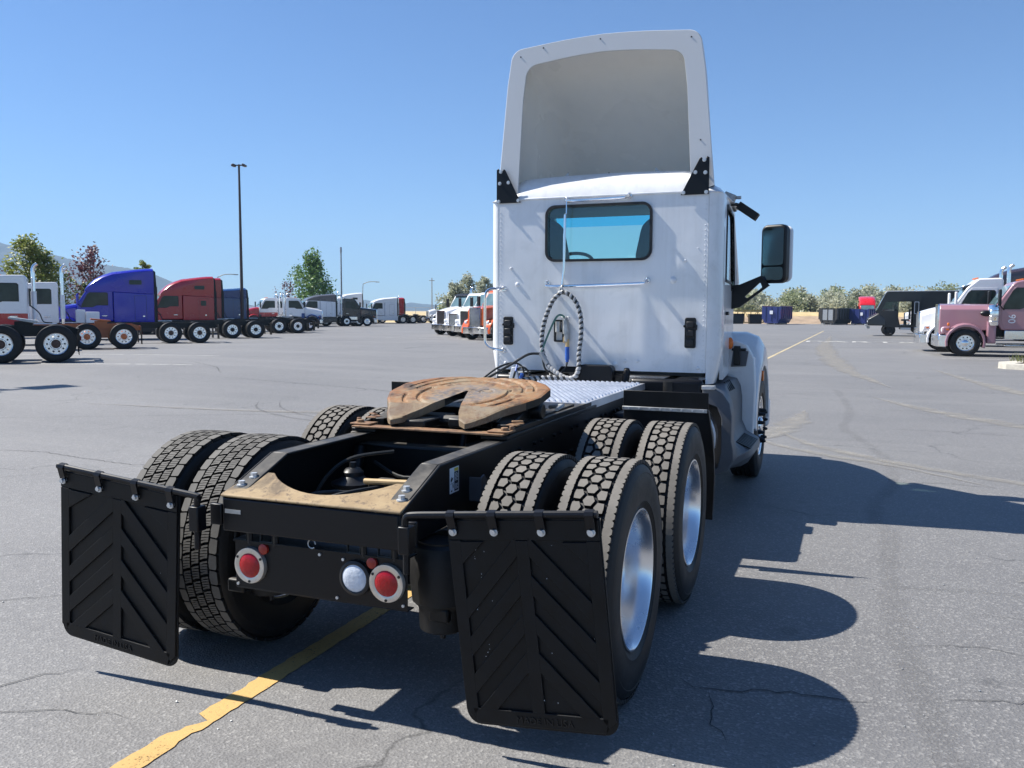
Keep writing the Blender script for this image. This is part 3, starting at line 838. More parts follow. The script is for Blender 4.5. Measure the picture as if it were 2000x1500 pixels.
# ---- chassis frame
RO, RI, RZ, RB = .43, .335, 1.01, .735
side = [(-.672, .73), (-.672, .882), (-.345, RZ), (6.1, RZ), (6.1, RB), (-.55, RB)]
for sd in (1, -1):
    mb = MB().prism(side, 'x', sd * (RO - .011), sd * RO)
    for (y0, z0), (y1, z1) in zip(side[1:4], side[2:4]):       # top flange
        vs = []
        for x in (sd * (RO - .011), sd * RI):
            vs += [(x, y0, z0), (x, y1, z1), (x, y1, z1 - .012), (x, y0, z0 - .012)]
        mb.add(vs, [(0, 1, 2, 3), (4, 7, 6, 5), (0, 4, 5, 1), (3, 2, 6, 7), (0, 3, 7, 4), (1, 5, 6, 2)])
    mb.box(*sorted((sd * (RO - .011), sd * RI)), -.55, 6.1, RB, RB + .012)
    rail = mb.build('frame_rail', M['black'], T, bevel=.006)
# rear closing crossmember with its scuffed top
mb = MB().box(-.418, .418, -.685, -.673, .728, .868)
mb.box(-.418, .418, -.672, -.56, .728, .74)
xm = mb.build('rear_crossmember', M['black_clean'], T, bevel=.008)
top = [(-.428, -.686), (.428, -.686), (.428, -.60), (.375, -.485)]
for i in range(15):
    t = i / 14; top.append((.30 - .60 * t, -.485 - .125 * sin(pi * t) ** .8 + (.0)))
top += [(-.375, -.485), (-.428, -.60)]
tp = MB()
n = len(top)
zz = lambda y: .871 + max(0, (y + .665)) * .36
tp.add([(x, y, zz(y)) for x, y in top] + [(x, y, zz(y) + .012) for x, y in top],
       [tuple(range(n))[::-1], tuple(range(n, 2 * n))] + [(i, (i + 1) % n, (i + 1) % n + n, i + n) for i in range(n)])
top_o = tp.build('crossmember_top', M['tan'], xm, bevel=.009, seg=3)
mb = MB()
for sd in (1, -1):
    for x, y in ((.385, -.60), (.372, -.535)):
        mb2 = MB().cyl((sd * x, y, zz(y) + .011), (sd * x, y, zz(y) + .017), .021, n=20).cyl((sd * x, y, zz(y) + .016), (sd * x, y, zz(y) + .033), .0145, n=6)
        mb2.build('hex_bolt', M['bolt'], xm, smooth=30)
MB().box(-.405, -.325, -.6868, -.6850, .805, .822).build('scrape_mark', M['galv'], xm)
# hangers under the crossmember and lamp panel
mb = MB()
for x in (-.35, -.22, .20, .34):
    mb.tube([(x - .03, -.65, .725), (x - .03, -.655, .69), (x + .03, -.655, .69), (x + .03, -.65, .725)], .006, 6)
    mb.cyl((x + .045, -.655, .68), (x + .045, -.655, .725), .012, n=6)
mb.box(-.385, .43, -.665, -.56, .684, .690)
tag(mb.build('hanger_brackets', M['black'], T), kind='stuff')
mb = MB().tube([(.01 + .018 * cos(a), -.668, .711 + .018 * sin(a)) for a in [i * .5 for i in range(12)]], .003, 5)
mb.build('split_pin', M['galv'], T)
pn = MB().box(-.382, .438, -.655, -.650, .485, .684).box(-.382, .438, -.652, -.60, .480, .486).build('lamp_panel', M['black_clean'], T, bevel=.003)
def lamp(x, z, mat, ring):
    if ring:
        mb = MB().lathe([(-.0205, .052), (-.0235, .060), (-.022, .0745), (-.012, .0765), (-.0, .0765)], (x, -.652, z), 'y', 40)
        o = mb.build('tail_light', M['steel_ring'], pn)
    else:
        mb = MB().lathe([(-.022, .055), (-.024, .060), (-.020, .070), (-.0, .072)], (x, -.652, z), 'y', 40)
        o = mb.build('reversing_light', M['gasket'], pn)
    r = .0525 if ring else .0555
    MB().lathe([(0, r), (-.02, r), (-.0265, r * .8), (-.029, r * .4), (-.029, 0)], (x, -.652, z), 'y', 40).build('lens', mat, T).parent = pn
    if ring:
        for a in (30, 150, 270):
            MB().cyl((x + .0665 * cos(R(a)), -.672, z + .0665 * sin(R(a))), (x + .0665 * cos(R(a)), -.677, z + .0665 * sin(R(a))), .006, n=8).build('screw', M['plastic'], pn)
lamp(-.297, .588, M['red_lens'], True)
lamp(.353, .590, M['red_lens'], True)
lamp(.210, .594, M['clear_lens'], False)
for x in (-.232, .285):
    MB().lathe([(0, .022), (-.012, .022), (-.016, .012), (-.016, 0)], (x, -.655, .662), 'y', 20).build('marker_light', M['dark_red_lens'], pn)
mb = MB()
for x, z in ((-.368, .50), (.12, .50), (.15, .66), (.42, .505), (.04, .668)):
    mb.cyl((x, -.655, z), (x, -.661, z), .0065, n=8)
tag(mb.build('panel_screws', M['bolt'], pn), kind='stuff')

# ---- air springs, axles, suspension seen between the rails
for sd, yy in ((1, -.42), (-1, -.30), (1, .95), (-1, .95)):
    mb = MB().lathe([(.345, 0), (.345, .088), (.352, .096), (.44, .10), (.452, .108), (.47, .126), (.56, .135), (.66, .132), (.70, .118), (.712, .10), (.72, .10), (.72, 0)], (sd * .475, yy, 0), 'z', 36)
    mb.cyl((sd * .475, yy, .30), (sd * .475, yy, .346), .012, n=8)
    mb.build('air_spring', M['rubber'], T)
for y in (0, TD):
    mb = MB().tube([(-.9, y, .512), (-.35, y, .512), (-.2, y, .53), (.0, y, .54), (.2, y, .53), (.35, y, .512), (.9, y, .512)], [.085, .085, .15, .21, .15, .085, .085], 20)
    mb.cyl((0, y - .26, .56), (0, y + .25, .56), .12, .10, 20)
    mb.build('axle', M['black'], T)
    for sd in (1, -1):
        MB().lathe([(-.10, .18), (-.10, .21), (.06, .215), (.06, .12)], (sd * .62, y, .512), 'x', 32).build('brake_drum', M['black'], T)
        mb = MB().box(sd * .5 - .045, sd * .5 + .045, y - .52, y + .5, .40, .46); mb.box(sd * .5 - .06, sd * .5 + .06, y - .09, y + .09, .44, .68)
        mb.build('suspension_beam', M['black'], T, bevel=.01)
        MB().cyl((sd * .47, y - .38, .66), (sd * .47, y - .16, .66), .085, n=20).cyl((sd * .47, y - .16, .66), (sd * .47, y + .02, .60), .02, n=8).build('brake_chamber', M['black'], T)
        MB().cyl((sd * .36, y + .12, .52), (sd * .395, y + .36, .93), .035, n=12).build('shock_absorber', M['black'], T)
MB().cyl((0, .35, .60), (0, 1.05, .60), .055, n=16).cyl((0, 1.6, .62), (0, 3.6, .72), .06, n=16).build('drive_shaft', M['black'], T)
MB().cyl((-.07, -.13, .862), (.33, -.10, .872), .0135, n=10).cyl((.22, -.10, .74), (.22, -.10, .885), .018, n=8).build('torque_rod', M['brass'], T)
mb = MB().lathe([(.60, .06), (.74, .055), (.80, .07), (.815, .105), (.83, .105), (.842, .07), (.86, .052), (.88, .05), (.895, .035), (.90, .018), (.925, .016), (.925, 0)], (-.20, -.02, 0), 'z', 20)
mb.build('axle_lock_housing', M['plastic'], T)
mb = MB().box(-.06, .03, -.12, 0, .74, .86).cyl((.0, -.14, .80), (.0, 0, .80), .04, n=12).box(.06, .11, -.1, -.02, .76, .83)
mb.build('height_valve', M['black'], T, bevel=.01)
for pts in ([(-.28, -.40, .76), (-.10, -.30, .83), (.02, -.10, .84)], [(-.33, -.35, .76), (-.24, -.28, .82), (-.12, -.1, .80)],
            [(-.36, -.15, .72), (-.33, -.05, .85), (-.25, .05, .93), (-.1, .2, .95)], [(.25, .30, .9), (.1, .1, .82), (-.05, -.05, .78)], [(-.3, .35, .86), (-.1, .3, .80), (.1, .35, .84), (.32, .3, .9)]):
    MB().tube(ease(pts, 6), .009, 7).build('brake_line', M['hose_black'], T)
for y in (-.15, .36, 1.9, 3.0):
    if y > 0: MB().box(-RI - .08, RI + .08, y, y + .12, .76, .95).build('frame_crossmember', M['black'], T, bevel=.01)
# label stuck on the right rail, air fitting bracket
st = MB().box(RO + .0005, RO + .0015, -.262, -.172, .868, .978).build('warning_sticker', M['sticker'], T)
mb = MB().box(RO + .0016, RO + .0022, -.218, -.178, .874, .958)
mb.build('text_panel', M['ink'], st)
MB().box(RO + .0016, RO + .0023, -.218, -.178, .960, .974).build('caution_band', M['yellow_print'], st)
mb = MB()
for i, z in enumerate((.949, .943, .937, .931, .925, .919, .902, .897, .892, .887, .882)):
    mb.box(RO + .0023, RO + .0027, -.214, -.214 + (.031 if i % 4 else .024), z, z + .0022)
tag(mb.build('small_print', M['sticker'], st), kind='stuff')
mb = MB()
for poly in ([(-.255, .925), (-.245, .940), (-.240, .932), (-.228, .936), (-.236, .926), (-.25, .916)], [(-.236, .905), (-.229, .910), (-.227, .892), (-.233, .888)], [(-.252, .874), (-.240, .876), (-.240, .882), (-.252, .880)]):
    mb.prism(poly, 'x', RO + .0016, RO + .0024)
mb.prism([(-.256, .909), (-.224, .912), (-.224, .9135), (-.256, .9105)], 'x', RO + .0016, RO + .0024)
mb.build('pictogram', M['ink'], st)
mb = MB().prism([(-.06, .80), (.10, .80), (-.02, .915), (-.055, .905)], 'x', RO + .05, RO + .058)
mb.box(RO, RO + .06, -.06, -.045, .80, .905).box(RO + .0, RO + .055, -.05, .1, .795, .803)
mb.cyl((RO + .058, -.02, .85), (RO + .075, -.02, .85), .02, n=12)
mb.build('rail_bracket', M['grey'], T)
mb = MB()
for i in range(26):
    y = .45 + i * .11
    for z in (.80, .94):
        if (i * 7 + int(z * 100)) % 3: mb.cyl((RO, y, z), (RO + .016, y, z), .013, n=6).cyl((-RO, y, z), (-RO - .016, y, z), .013, n=6)
tag(mb.build('frame_bolts', M['black'], T), kind='stuff')

# ---- fifth wheel and its mount
mb = MB()
for sd in (1, -1):
    mb.box(*sorted((sd * .30, sd * .445)), .36, 1.95, RZ + .003, RZ + .022)
    mb.prism([(.42, RZ + .022), (1.86, RZ + .022), (1.86, RZ + .05), (.42, RZ + .05)], 'x', sd * .41, sd * .435)
    mb.box(*sorted((sd * .33, sd * .40)), .5, 1.6, RZ + .022, RZ + .06)
mb.build('slide_rail', M['black'], T, bevel=.004)
mb = MB().box(-.43, .43, .335, .415, RZ + .026, RZ + .036)
mb.build('cross_plate', M['rust_edge'], T, bevel=.002)
for sd in (1, -1):
    mb = MB().box(*sorted((sd * .335, sd * .455)), .36, .45, RZ + .038, RZ + .047).box(*sorted((sd * .38, sd * .445)), .50, .60, RZ + .055, RZ + .063)
    mb.cyl((sd * .415, .40, RZ + .046), (sd * .415, .40, RZ + .062), .02, n=8).cyl((sd * .44, .43, RZ + .046), (sd * .44, .43, RZ + .068), .013, n=8)
    mb.obox((sd * .425, .55, RZ + .075), .06, .022, .008, Matrix.Rotation(sd * .5, 3, 'Z'))
    mb.build('mount_plate', M['rust_edge'], T, bevel=.003)
    mb = MB().prism([(.55, RZ + .06), (1.1, RZ + .06), (.93, 1.12), (.72, 1.12)], 'x', sd * .30, sd * .40)
    mb.cyl((sd * .28, .82, 1.11), (sd * .47, .82, 1.11), .045, n=16)
    mb.build('pedestal', M['black'], T, bevel=.008)
mb = MB().box(-.28, .28, .9, 1.15, 1.03, 1.10).cyl((-.25, .62, 1.06), (.25, .62, 1.06), .03, n=10).box(-.2, -.04, .42, .8, 1.03, 1.08).box(.05, .2, .5, .8, 1.04, 1.09)
mb.build('lock_mechanism', M['black'], T, bevel=.01)
MB().tube([(.46, .95, 1.12), (.52, .93, 1.13), (.56, .88, 1.14), (.56, .78, 1.13)], .011, 8).build('release_handle', M['galv'], T)
def pz(x, y):
    z = 1.19 + .18 * (y - .8)
    return z - (max(0, .60 - y) ** 1.0) * .10
half = [(0, 1.165), (.16, 1.165), (.30, 1.135), (.40, 1.06), (.458, .97), (.46, .80), (.40, .66), (.335, .56), (.285, .455), (.238, .385), (.212, .362), (.165, .40), (.115, .50), (.082, .60), (.062, .68), (.052, .78), (.040, .83), (.018, .858), (0, .865)]
outl = half + [(-x, y) for x, y in reversed(half[1:-1])]
fine = []
for a, b in zip(outl, outl[1:] + outl[:1]):
    m = max(1, int(hypot(b[0] - a[0], b[1] - a[1]) / .008))
    fine += [(a[0] + (b[0] - a[0]) * i / m, a[1] + (b[1] - a[1]) * i / m) for i in range(m)]
cx, cy = 0, .885
NR = 96; vs = [(cx, cy, pz(cx, cy))]; n = len(fine); mats = []
def relief(x, y, t):
    r = hypot(x, (y - .82)); a = math.degrees(atan2(y - .82, x)) % 360
    d = 0
    def groove(r0, w, a0, a1):
        aa = a if a > -30 else a
        if a0 <= a <= a1 or a0 <= a - 360 <= a1 or a0 <= a + 360 <= a1:
            q = abs(r - r0) / w
            if q < 1: return -.010 * min(1, (1 - q) * 2.5)
        return 0
    d = min(groove(.255, .014, -200, 20), groove(.255, .012, 35, 148), groove(.335, .013, 8, 82), groove(.335, .013, 98, 172), groove(.335, .012, 190, 235), groove(.335, .012, -55, -12),
            groove(.395, .009, 12, 48), groove(.395, .009, 132, 168))
    rc = hypot(x - .115, y - .87)
    if abs(rc - .036) < .007: d = -.004
    if y < .60: d = 0
    d += noise.noise(Vector((x * 30, y * 30, 2))) * .0012
    if t > .985: d -= .004
    return d
for j in range(1, NR + 1):
    t = j / NR
    for x, y in fine:
        X, Y = cx + (x - cx) * t, cy + (y - cy) * t
        vs.append((X, Y, pz(X, Y) + relief(X, Y, t)))
fs = [(0, 1 + i, 1 + (i + 1) % n) for i in range(n)]
for j in range(NR - 1):
    for i in range(n):
        k = (i + 1) % n
        fs.append((1 + j * n + i, 1 + (j + 1) * n + i, 1 + (j + 1) * n + k, 1 + j * n + k))
b0 = 1 + (NR - 1) * n
low = [(x, y, pz(x, y) - (.044 if y > .6 else .044 - (.6 - y) * .06)) for x, y in fine]
vs += low; l0 = len(vs) - n
side_faces = []
for i in range(n):
    k = (i + 1) % n; fs.append((b0 + i, l0 + i, l0 + k, b0 + k))
mb = MB(); mb.add(vs, fs)
for q, f in enumerate(mb.f):
    ys = [mb.v[i][1] for i in f]; y = sum(ys) / len(ys)
    if q >= len(fs) - n: mb.m[q] = 1 if y < .7 else 2
    elif y < .585: mb.m[q] = 1
fw = mb.build('fifth_wheel', [M['rust'], M['ramp'], M['black']], T, smooth=50)

# ---- mud flaps on their bent rods
def mudflap(sd, inner, z0, w, h):
    lean = 5.4
    p0 = Vector((inner, -.742, z0))           # inner top corner, right hand side
    Mt = Matrix.Translation(p0) @ Matrix.Rotation(R(-lean), 4, 'Y') @ Matrix.Rotation(R(2.5), 4, 'X')
    Mx = Matrix.Scale(-1, 4, (1, 0, 0)) if sd < 0 else Matrix.Identity(4)
    X = Mx @ Mt
    out = [(0, 0), (w, 0)] + [(w - .055 + .055 * cos(R(-a)), -h + .055 + .055 * sin(R(-a))) for a in range(0, 91, 15)] + [(.055 + .055 * cos(R(-a)), -h + .055 + .055 * sin(R(-a))) for a in range(90, 181, 15)]
    base = MB().prism(out, 'y', 0, .009).xf(X)
    fl = base.build('mud_flap', M['flap'], T, bevel=.002)
    mb = MB(); y0, y1 = -.010, .001
    def rib(poly): mb.prism(poly, 'y', y0, y1)
    mid = w / 2
    rib([(0.004, -.078), (w - .004, -.078), (w - .004, -.006), (.004, -.006)])
    rib([(.004, -.08), (.052, -.08), (.052, -h + .06), (.03, -h + .03), (.004, -h + .06)])
    rib([(w - .004, -.08), (w - .052, -.08), (w - .052, -h + .06), (w - .03, -h + .03), (w - .004, -h + .06)])
    rib([(.045, -h + .012), (w - .045, -h + .012), (w - .03, -h + .068), (.03, -h + .068)])
    rib([(mid - .024, -.08), (mid + .024, -.08), (mid + .024, -h + .066), (mid - .024, -h + .066)])
    for q, zt in enumerate((-.062, -.205, -.348, -.49)):
        for s in (1, -1):
            a = [(mid + s * .022, zt), (mid + s * (w / 2 - .05), zt - .24), (mid + s * (w / 2 - .05), zt - .315), (mid + s * .022, zt - .075)]
            lim = -h + .066
            if a[2][1] < lim or a[1][1] < lim:
                def cut(p, q2):
                    t = (lim - p[1]) / (q2[1] - p[1]); return (p[0] + (q2[0] - p[0]) * t, lim)
                a = [a[0], cut(a[0], a[1]) if a[1][1] < lim else a[1], cut(a[3], a[2]), a[3]]
            rib(a)
    for s in (1, -1):
        rib([(mid + s * (w / 2 - .05), -.085), (mid + s * (w / 2 - .05), -.17), (mid + s * .15, -.085)])
    mb.xf(X)
    mb.build('chevron_ribs', M['flap'], fl, smooth=0, bevel=.0015, seg=1)
    vs, fs = text_fill('MADE IN USA', .036, .004)
    tx = MB().add([(mid + x * (1 if sd > 0 else -1) + .02, -.0112 - z, -h + .036 + y) for x, y, z in vs], fs).xf(X)
    tx.build('moulded_lettering', M['plastic'], fl, smooth=0)
    # scuffs: pale flecks of road grit
    mb = MB(); rg = random.Random(40 + sd)
    for i in range(46 if sd > 0 else 4):
        x = rg.choice([rg.gauss(.12, .03), rg.gauss(.33, .02), rg.uniform(.05, w - .05)]); z = -rg.uniform(.09, h - .1); s = rg.uniform(.0006, .0017)
        mb.add([(x - s, -.0085, z), (x, -.0085, z - s * 1.6), (x + s, -.0085, z), (x, -.0085, z + s * 1.6)], [(0, 1, 2, 3)])
    tag(mb.xf(X).build('grit_flecks', M['sticker'], fl, smooth=0, recalc=False), kind='stuff')
    rod = [(-.165, -.018, -.10), (-.165, -.018, -.02), (-.155, -.018, .008), (-.125, -.018, .016), (0, -.018, .017), (.25, -.018, .017), (w, -.018, .017)]
    rod = [(max(q[0], -(inner - .483)) if q[0] < 0 else q[0], q[1], q[2]) for q in rod]
    hg = MB().tube(ease(rod, 4), .0135, 10).xf(X).build('flap_hanger', M['black_clean'], T)
    c0 = X @ Vector((rod[0][0], -.018, -.06))
    MB().box(c0.x - .024, c0.x + .024, c0.y - .024, c0.y + .03, c0.z - .07, c0.z + .035).cyl((c0.x, c0.y, c0.z - .15), (c0.x, c0.y, c0.z - .06), .013, n=10).box(*sorted((sd * RO, c0.x)), -.68, -.66, c0.z - .06, c0.z + .03).build('hanger_socket', M['black_clean'], hg, bevel=.005)
    for x in (.03, w * .33, w * .64, w - .028):
        cl = MB().prism([(-.036, .016), (-.030, .028), (-.010, .033), (.002, .022), (.012, -.055), (.009, -.055), (-.004, .016), (-.014, .0285), (-.026, .025), (-.0285, .012), (-.012, -.055), (-.016, -.055)], 'x', x - .016, x + .016)
        cl.xf(X).build('strap_clip', M['black_clean'], fl)
        MB().cyl((x, -.012, -.046), (x, -.021, -.046), .0155, n=16).cyl((x, -.02, -.046), (x, -.031, -.046), .010, n=6).xf(X).build('flap_bolt', M['bolt'], fl)
mudflap(1, .648, .893, .582, .785)
mudflap(-1, .592, .878, .668, .785)

# ---- deck plate with raised grip buttons, splash guards
dk = MB().box(-.44, .43, 1.74, 3.42, 1.053, 1.061).box(-.44, .43, 1.735, 1.745, 1.015, 1.0612).box(.424, .434, 1.745, 3.42, 1.010, 1.0614).box(-.444, -.434, 1.745, 3.42, 1.010, 1.0614)
dko = dk.build('deck_plate', M['alu_dull'], T, bevel=.002)
mb = MB()
for i in range(39):
    for j in range(21):
        x = -.42 + j * .042 + (.021 if i % 2 else 0); y = 1.77 + i * .042
        if x > .416: continue
        r = .0135
        ring0 = [(x + r * cos(a), y + r * sin(a), 1.061) for a in (0, 1.047, 2.094, 3.1416, 4.189, 5.236)]
        ring1 = [(x + r * .6 * cos(a), y + r * .6 * sin(a), 1.0735) for a in (0, 1.047, 2.094, 3.1416, 4.189, 5.236)]
        k = len(mb.v); mb.v += ring0 + ring1
        for q in range(6): mb.f.append([k + q, k + (q + 1) % 6, k + 6 + (q + 1) % 6, k + 6 + q]); mb.m.append(0)
        mb.f.append([k + 6 + q for q in range(6)]); mb.m.append(0)
tag(mb.build('grip_buttons', M['alu_dull'], dko, smooth=0, recalc=False), kind='stuff')
for sd in (1, -1):
    xs = (.60, 1.16) if sd > 0 else (-1.16, -.56)
    sg = MB().box(*xs, 2.045, 2.055, 1.015, 1.128).prism([(sd * .60, .30), (sd * .60, 1.014), (sd * 1.160, 1.014), (sd * 1.172, .95), (sd * 1.19, .85), (sd * 1.202, .72), (sd * 1.207, .6), (sd * 1.205, .45), (sd * 1.2, .30)], 'y', 2.057, 2.065).build('splash_guard', M['flap'], T, bevel=.004)
    MB().box(xs[0] - .005, xs[1] - .005, 2.035, 2.045, .998, 1.022).build('guard_strip', M['galv'], sg, bevel=.002)
    mb = MB()
    for i in range(8): mb.cyl((xs[0] + .04 + i * .07, 2.036, 1.010), (xs[0] + .04 + i * .07, 2.029, 1.010), .007, n=6)
    tag(mb.build('strip_rivets', M['bolt'], sg), kind='stuff')
    # curled outer edge of the guard
    prof = [(0, 1.02), (.012, .95), (.03, .85), (.042, .72), (.047, .6), (.045, .45), (.04, .34)]
    ex = 1.158
    rings = []
    for o_, z in prof: rings.append([(sd * (ex + o_), 2.06, z), (sd * (ex + o_ + .006), 2.06, z), (sd * (ex + o_ + .006), 2.02, z), (sd * (ex + o_), 2.02, z)])
    MB().ring_loft(rings).build('guard_edge', M['flap'], sg)
    MB().lathe([(2.25, 0), (2.25, .27), (2.27, .295), (2.30, .30), (3.40, .30), (3.43, .295), (3.45, .27), (3.45, 0)], (sd * .735, 0, .66), 'y', 40).build('fuel_tank', M['alu'], T)
    for y in (2.5, 3.2):
        MB().lathe([(-.03, .302), (-.03, .308), (.03, .308), (.03, .302)], (sd * .735, y, .66), 'y', 40).build('tank_strap', M['alu_dull'], T)
mb = MB().box(-.40, .40, 3.55, 4.3, .62, 1.0).box(-.33, .33, 2.2, 3.3, .78, .95).box(.45, .62, 2.3, 3.4, .86, .94).box(.30, .9, 3.42, 3.50, .55, 1.10).box(-.9, -.30, 3.42, 3.50, .55, 1.10)
mb.build('gearbox', M['black_clean'], T, bevel=.03)
MB().prism(rrect(-.16, .16, 1.04, 1.20, .05), 'y', 3.40, 3.52).build('cab_mount', M['black_clean'], T, bevel=.01)
MB().cyl((.62, 3.45, .90), (.62, 3.45, 1.08), .05, n=16).build('cab_air_spring', M['rubber'], T)
MB().cyl((.25, 3.38, .92), (.25, 3.55, 1.16), .03, n=10).build('cab_damper', M['rubber'], T)

# ---- cab of the white truck
BY = 3.534
SXL, SXR = -.925, .900
mb = MB()
back = [(SXL, 1.135), (-.36, 1.135), (-.33, 1.175), (.02, 1.175), (.06, 1.15), (SXR, 1.150), (SXR, 2.602), (SXL, 2.602)]
win = rrect(-.468, .436, 2.082, 2.536, .075, 8)
mb.plate(back, [win], 'y', BY + .012, .024)
bk = mb.build('cab_back', M['white'], T, smooth=30, bevel=.003)
MB().plate([(SXL + .02, 1.16), (SXR - .02, 1.18), (SXR - .02, 2.60), (SXL + .02, 2.60)], [win], 'y', BY + .045, .012).build('rear_lining', M['interior'], T, smooth=0)
gk = MB().plate(rrect(-.480, .448, 2.070, 2.548, .086, 8), [rrect(-.459, .427, 2.091, 2.527, .068, 8)], 'y', BY - .006, .028).build('window_gasket', M['gasket'], bk, bevel=.005)
MB().plate(rrect(-.46, .428, 2.09, 2.528, .07, 8), [], 'y', BY + .01, .004).build('rear_window', M['rear_glass'], bk, smooth=0)
# wrapped corners and cab sides
for sd in (1, -1):
    sx = SXR if sd > 0 else SXL
    rings = []
    for z in (1.06, 1.10, 1.30, 1.36, 1.9, 2.3, 2.602):
        xs = 1.005 if z > 1.3 else 1.005 - (1.3 - z) * .22
        ring = []
        for i in range(10):
            a = R(90 * i / 9)
            ring.append((sd * (abs(sx) + .004 + (xs - abs(sx)) * sin(a)), BY + .13 - .13 * cos(a), z))
        ring.append((sd * xs, 3.80, z)); ring.append((sd * (xs - .03), 3.80, z)); ring.append((sd * (abs(sx) + .004), 3.66, z))
        rings.append(ring)
    MB().ring_loft(rings).build('cab_corner', M['white'], T, smooth=40)
    SH = Matrix(((1, -sd * .074, 0, sd * .074 * 3.80), (0, 1, 0, 0), (0, 0, 1, 0), (0, 0, 0, 1)))
    sidep = [(3.80, 1.08), (4.98, 1.08), (5.05, 1.40), (5.32, 1.95), (4.86, 2.602), (3.80, 2.602)]
    dwin = [(3.87, 1.92), (4.62, 1.92), (4.70, 1.86), (5.05, 1.86), (5.14, 1.95), (4.80, 2.47), (4.72, 2.52), (3.90, 2.52), (3.87, 2.49)]
    sp = MB().plate(sidep, [dwin], 'x', sd * .990, .03).xf(SH).build('door', M['white'], T, smooth=0, bevel=.003)
    MB().plate(sidep, [dwin], 'x', sd * .968, .008).xf(SH).build('door_lining', M['interior'], sp, smooth=0)
    big = [(y + (.02 if y > 4.3 else -.02), z + (.02 if z > 2.2 else -.02)) for y, z in dwin]
    MB().plate(big, [dwin], 'x', sd * 1.0, .03).xf(SH).build('window_trim', M['plastic'], sp, smooth=0, bevel=.004)
    MB().plate(dwin, [], 'x', sd * .993, .004).xf(SH).build('side_window', M['side_glass'], sp, smooth=0)
    MB().box(*sorted((sd * 1.008, sd * 1.03)), 3.95, 4.10, 1.62, 1.65).xf(SH).build('door_handle', M['plastic'], sp, bevel=.006)
# seams, rivets, plugs on the back
mb = MB()
for x in (SXL + .022, SXR - .022):
    for i in range(34):
        z = 1.17 + i * .0405
        mb.ball((x, BY - .001, z), .0055, .0035, .0055, 8, 4)
for i in range(9):
    mb.ball((SXR - .09 + rnd.uniform(-.04, .04), BY - .001, 1.5 + i * .11), .005, .003, .005, 8, 4) if i % 3 == 0 else None
tag(mb.build('rivets', M['white'], bk), kind='stuff')
for x, z, r in ((.625, 1.905, .028), (.15, 1.205, .022), (.236, 1.235, .014), (-.74, 1.88, .020), (-.80, 2.02, .012), (.72, 2.06, .012), (.34, 1.235, .013), (.84, 1.19, .014), (-.85, 1.19, .014), (.10, 1.17, .010)):
    MB().lathe([(0, r), (-.006, r * .95), (-.011, r * .6), (-.012, 0)], (x, BY, z), 'y', 20).build('panel_plug', M['white'], bk)
MB().box(SXL - .003, SXL + .002, BY - .0015, BY + .01, 1.14, 2.6).box(SXR - .002, SXR + .003, BY - .0015, BY + .01, 1.16, 2.6).build('seam_sealer', M['fairing'], bk, smooth=0)
# louvred black vents low on the back
for x in (-.822, .775):
    mb = MB().prism(rrect(x - .045, x + .045, 1.352, 1.600, .016), 'y', BY - .016, BY - .0005)
    v = mb.build('cab_vent', M['plastic'], bk, bevel=.004)
    mb = MB()
    for i in range(3): mb.box(x - .030, x + .030, BY - .030, BY - .017, 1.375 + i * .072, 1.425 + i * .072)
    mb.box(x - .056, x - .042, BY - .02, BY - .002, 1.52, 1.54).box(x + .042, x + .056, BY - .026, BY - .002, 1.50, 1.545)
    mb.build('vent_flaps', M['gasket'], v, bevel=.006)
# roof cap
rings = []
for y, ze, zc in ((BY - .004, 2.606, 2.606), (BY + .004, 2.622, 2.635), (BY + .05, 2.655, 2.735), (BY + .13, 2.685, 2.815), (BY + .5, 2.71, 2.845), (4.4, 2.70, 2.83), (4.74, 2.66, 2.74), (4.9, 2.606, 2.62)):
    ring = []
    for i in range(25):
        u = -1 + i / 12; a = abs(u)
        x = u * (1.0 if y > BY + .04 else .975)
        crown = (1 - a ** 6) if a < 1 else 0
        hump = max(0, min(1, (.86 - a) / .14)); hump = hump * hump * (3 - 2 * hump)
        z = 2.604 + (ze - 2.604) * (1 - max(0, (a - .86) / .14) ** 2.2) + (zc - ze) * hump * (1 - .25 * a * a)
        ring.append((x, y, z))
    rings.append(ring + [(1.0 if y > BY + .04 else .975, y, 2.602), (-1.0 if y > BY + .04 else -.975, y, 2.602)])
MB().ring_loft(rings).build('cab_roof', M['white'], T, smooth=50)
MB().box(-.90, .88, BY - .010, BY + .004, 2.604, 2.620).build('roof_drip_rail', M['white'], T, bevel=.004)
# inside: lining, seats, wheel, dash; windscreen ahead
MB().box(-.95, .95, BY + .06, 4.86, 2.585, 2.598).box(-.88, .88, BY + .06, 4.9, 1.12, 1.16).build('cab_lining', M['interior'], T, smooth=0)
MB().box(-.86, .86, 4.72, 5.30, 1.2, 1.86).box(-.75, -.25, 4.80, 5.1, 1.84, 1.97).build('dashboard', M['interior'], T, bevel=.05)
for x, w in ((-.665, .26), (.475, .26)):
    prof = [(x - w * .72, 1.62), (x - w, 1.75), (x - w * 1.0, 2.15), (x - w * .80, 2.40), (x - w * .45, 2.47), (x + w * .45, 2.47), (x + w * .80, 2.40), (x + w * 1.0, 2.15), (x + w, 1.75), (x + w * .72, 1.62)]
    s = MB().prism(prof, 'y', 3.88, 4.02).build('seat', M['seat'], T, bevel=.05, seg=3)
    MB().box(x - .25, x + .25, 3.95, 4.45, 1.52, 1.66).build('seat_cushion', M['seat'], s, bevel=.04)
    MB().box(x - .12, x + .12, 3.9, 4.4, 1.16, 1.52).build('seat_base', M['interior'], s)
ring = []
Mw = Matrix.Translation((-.60, 4.58, 2.09)) @ Matrix.Rotation(R(35), 4, 'X')
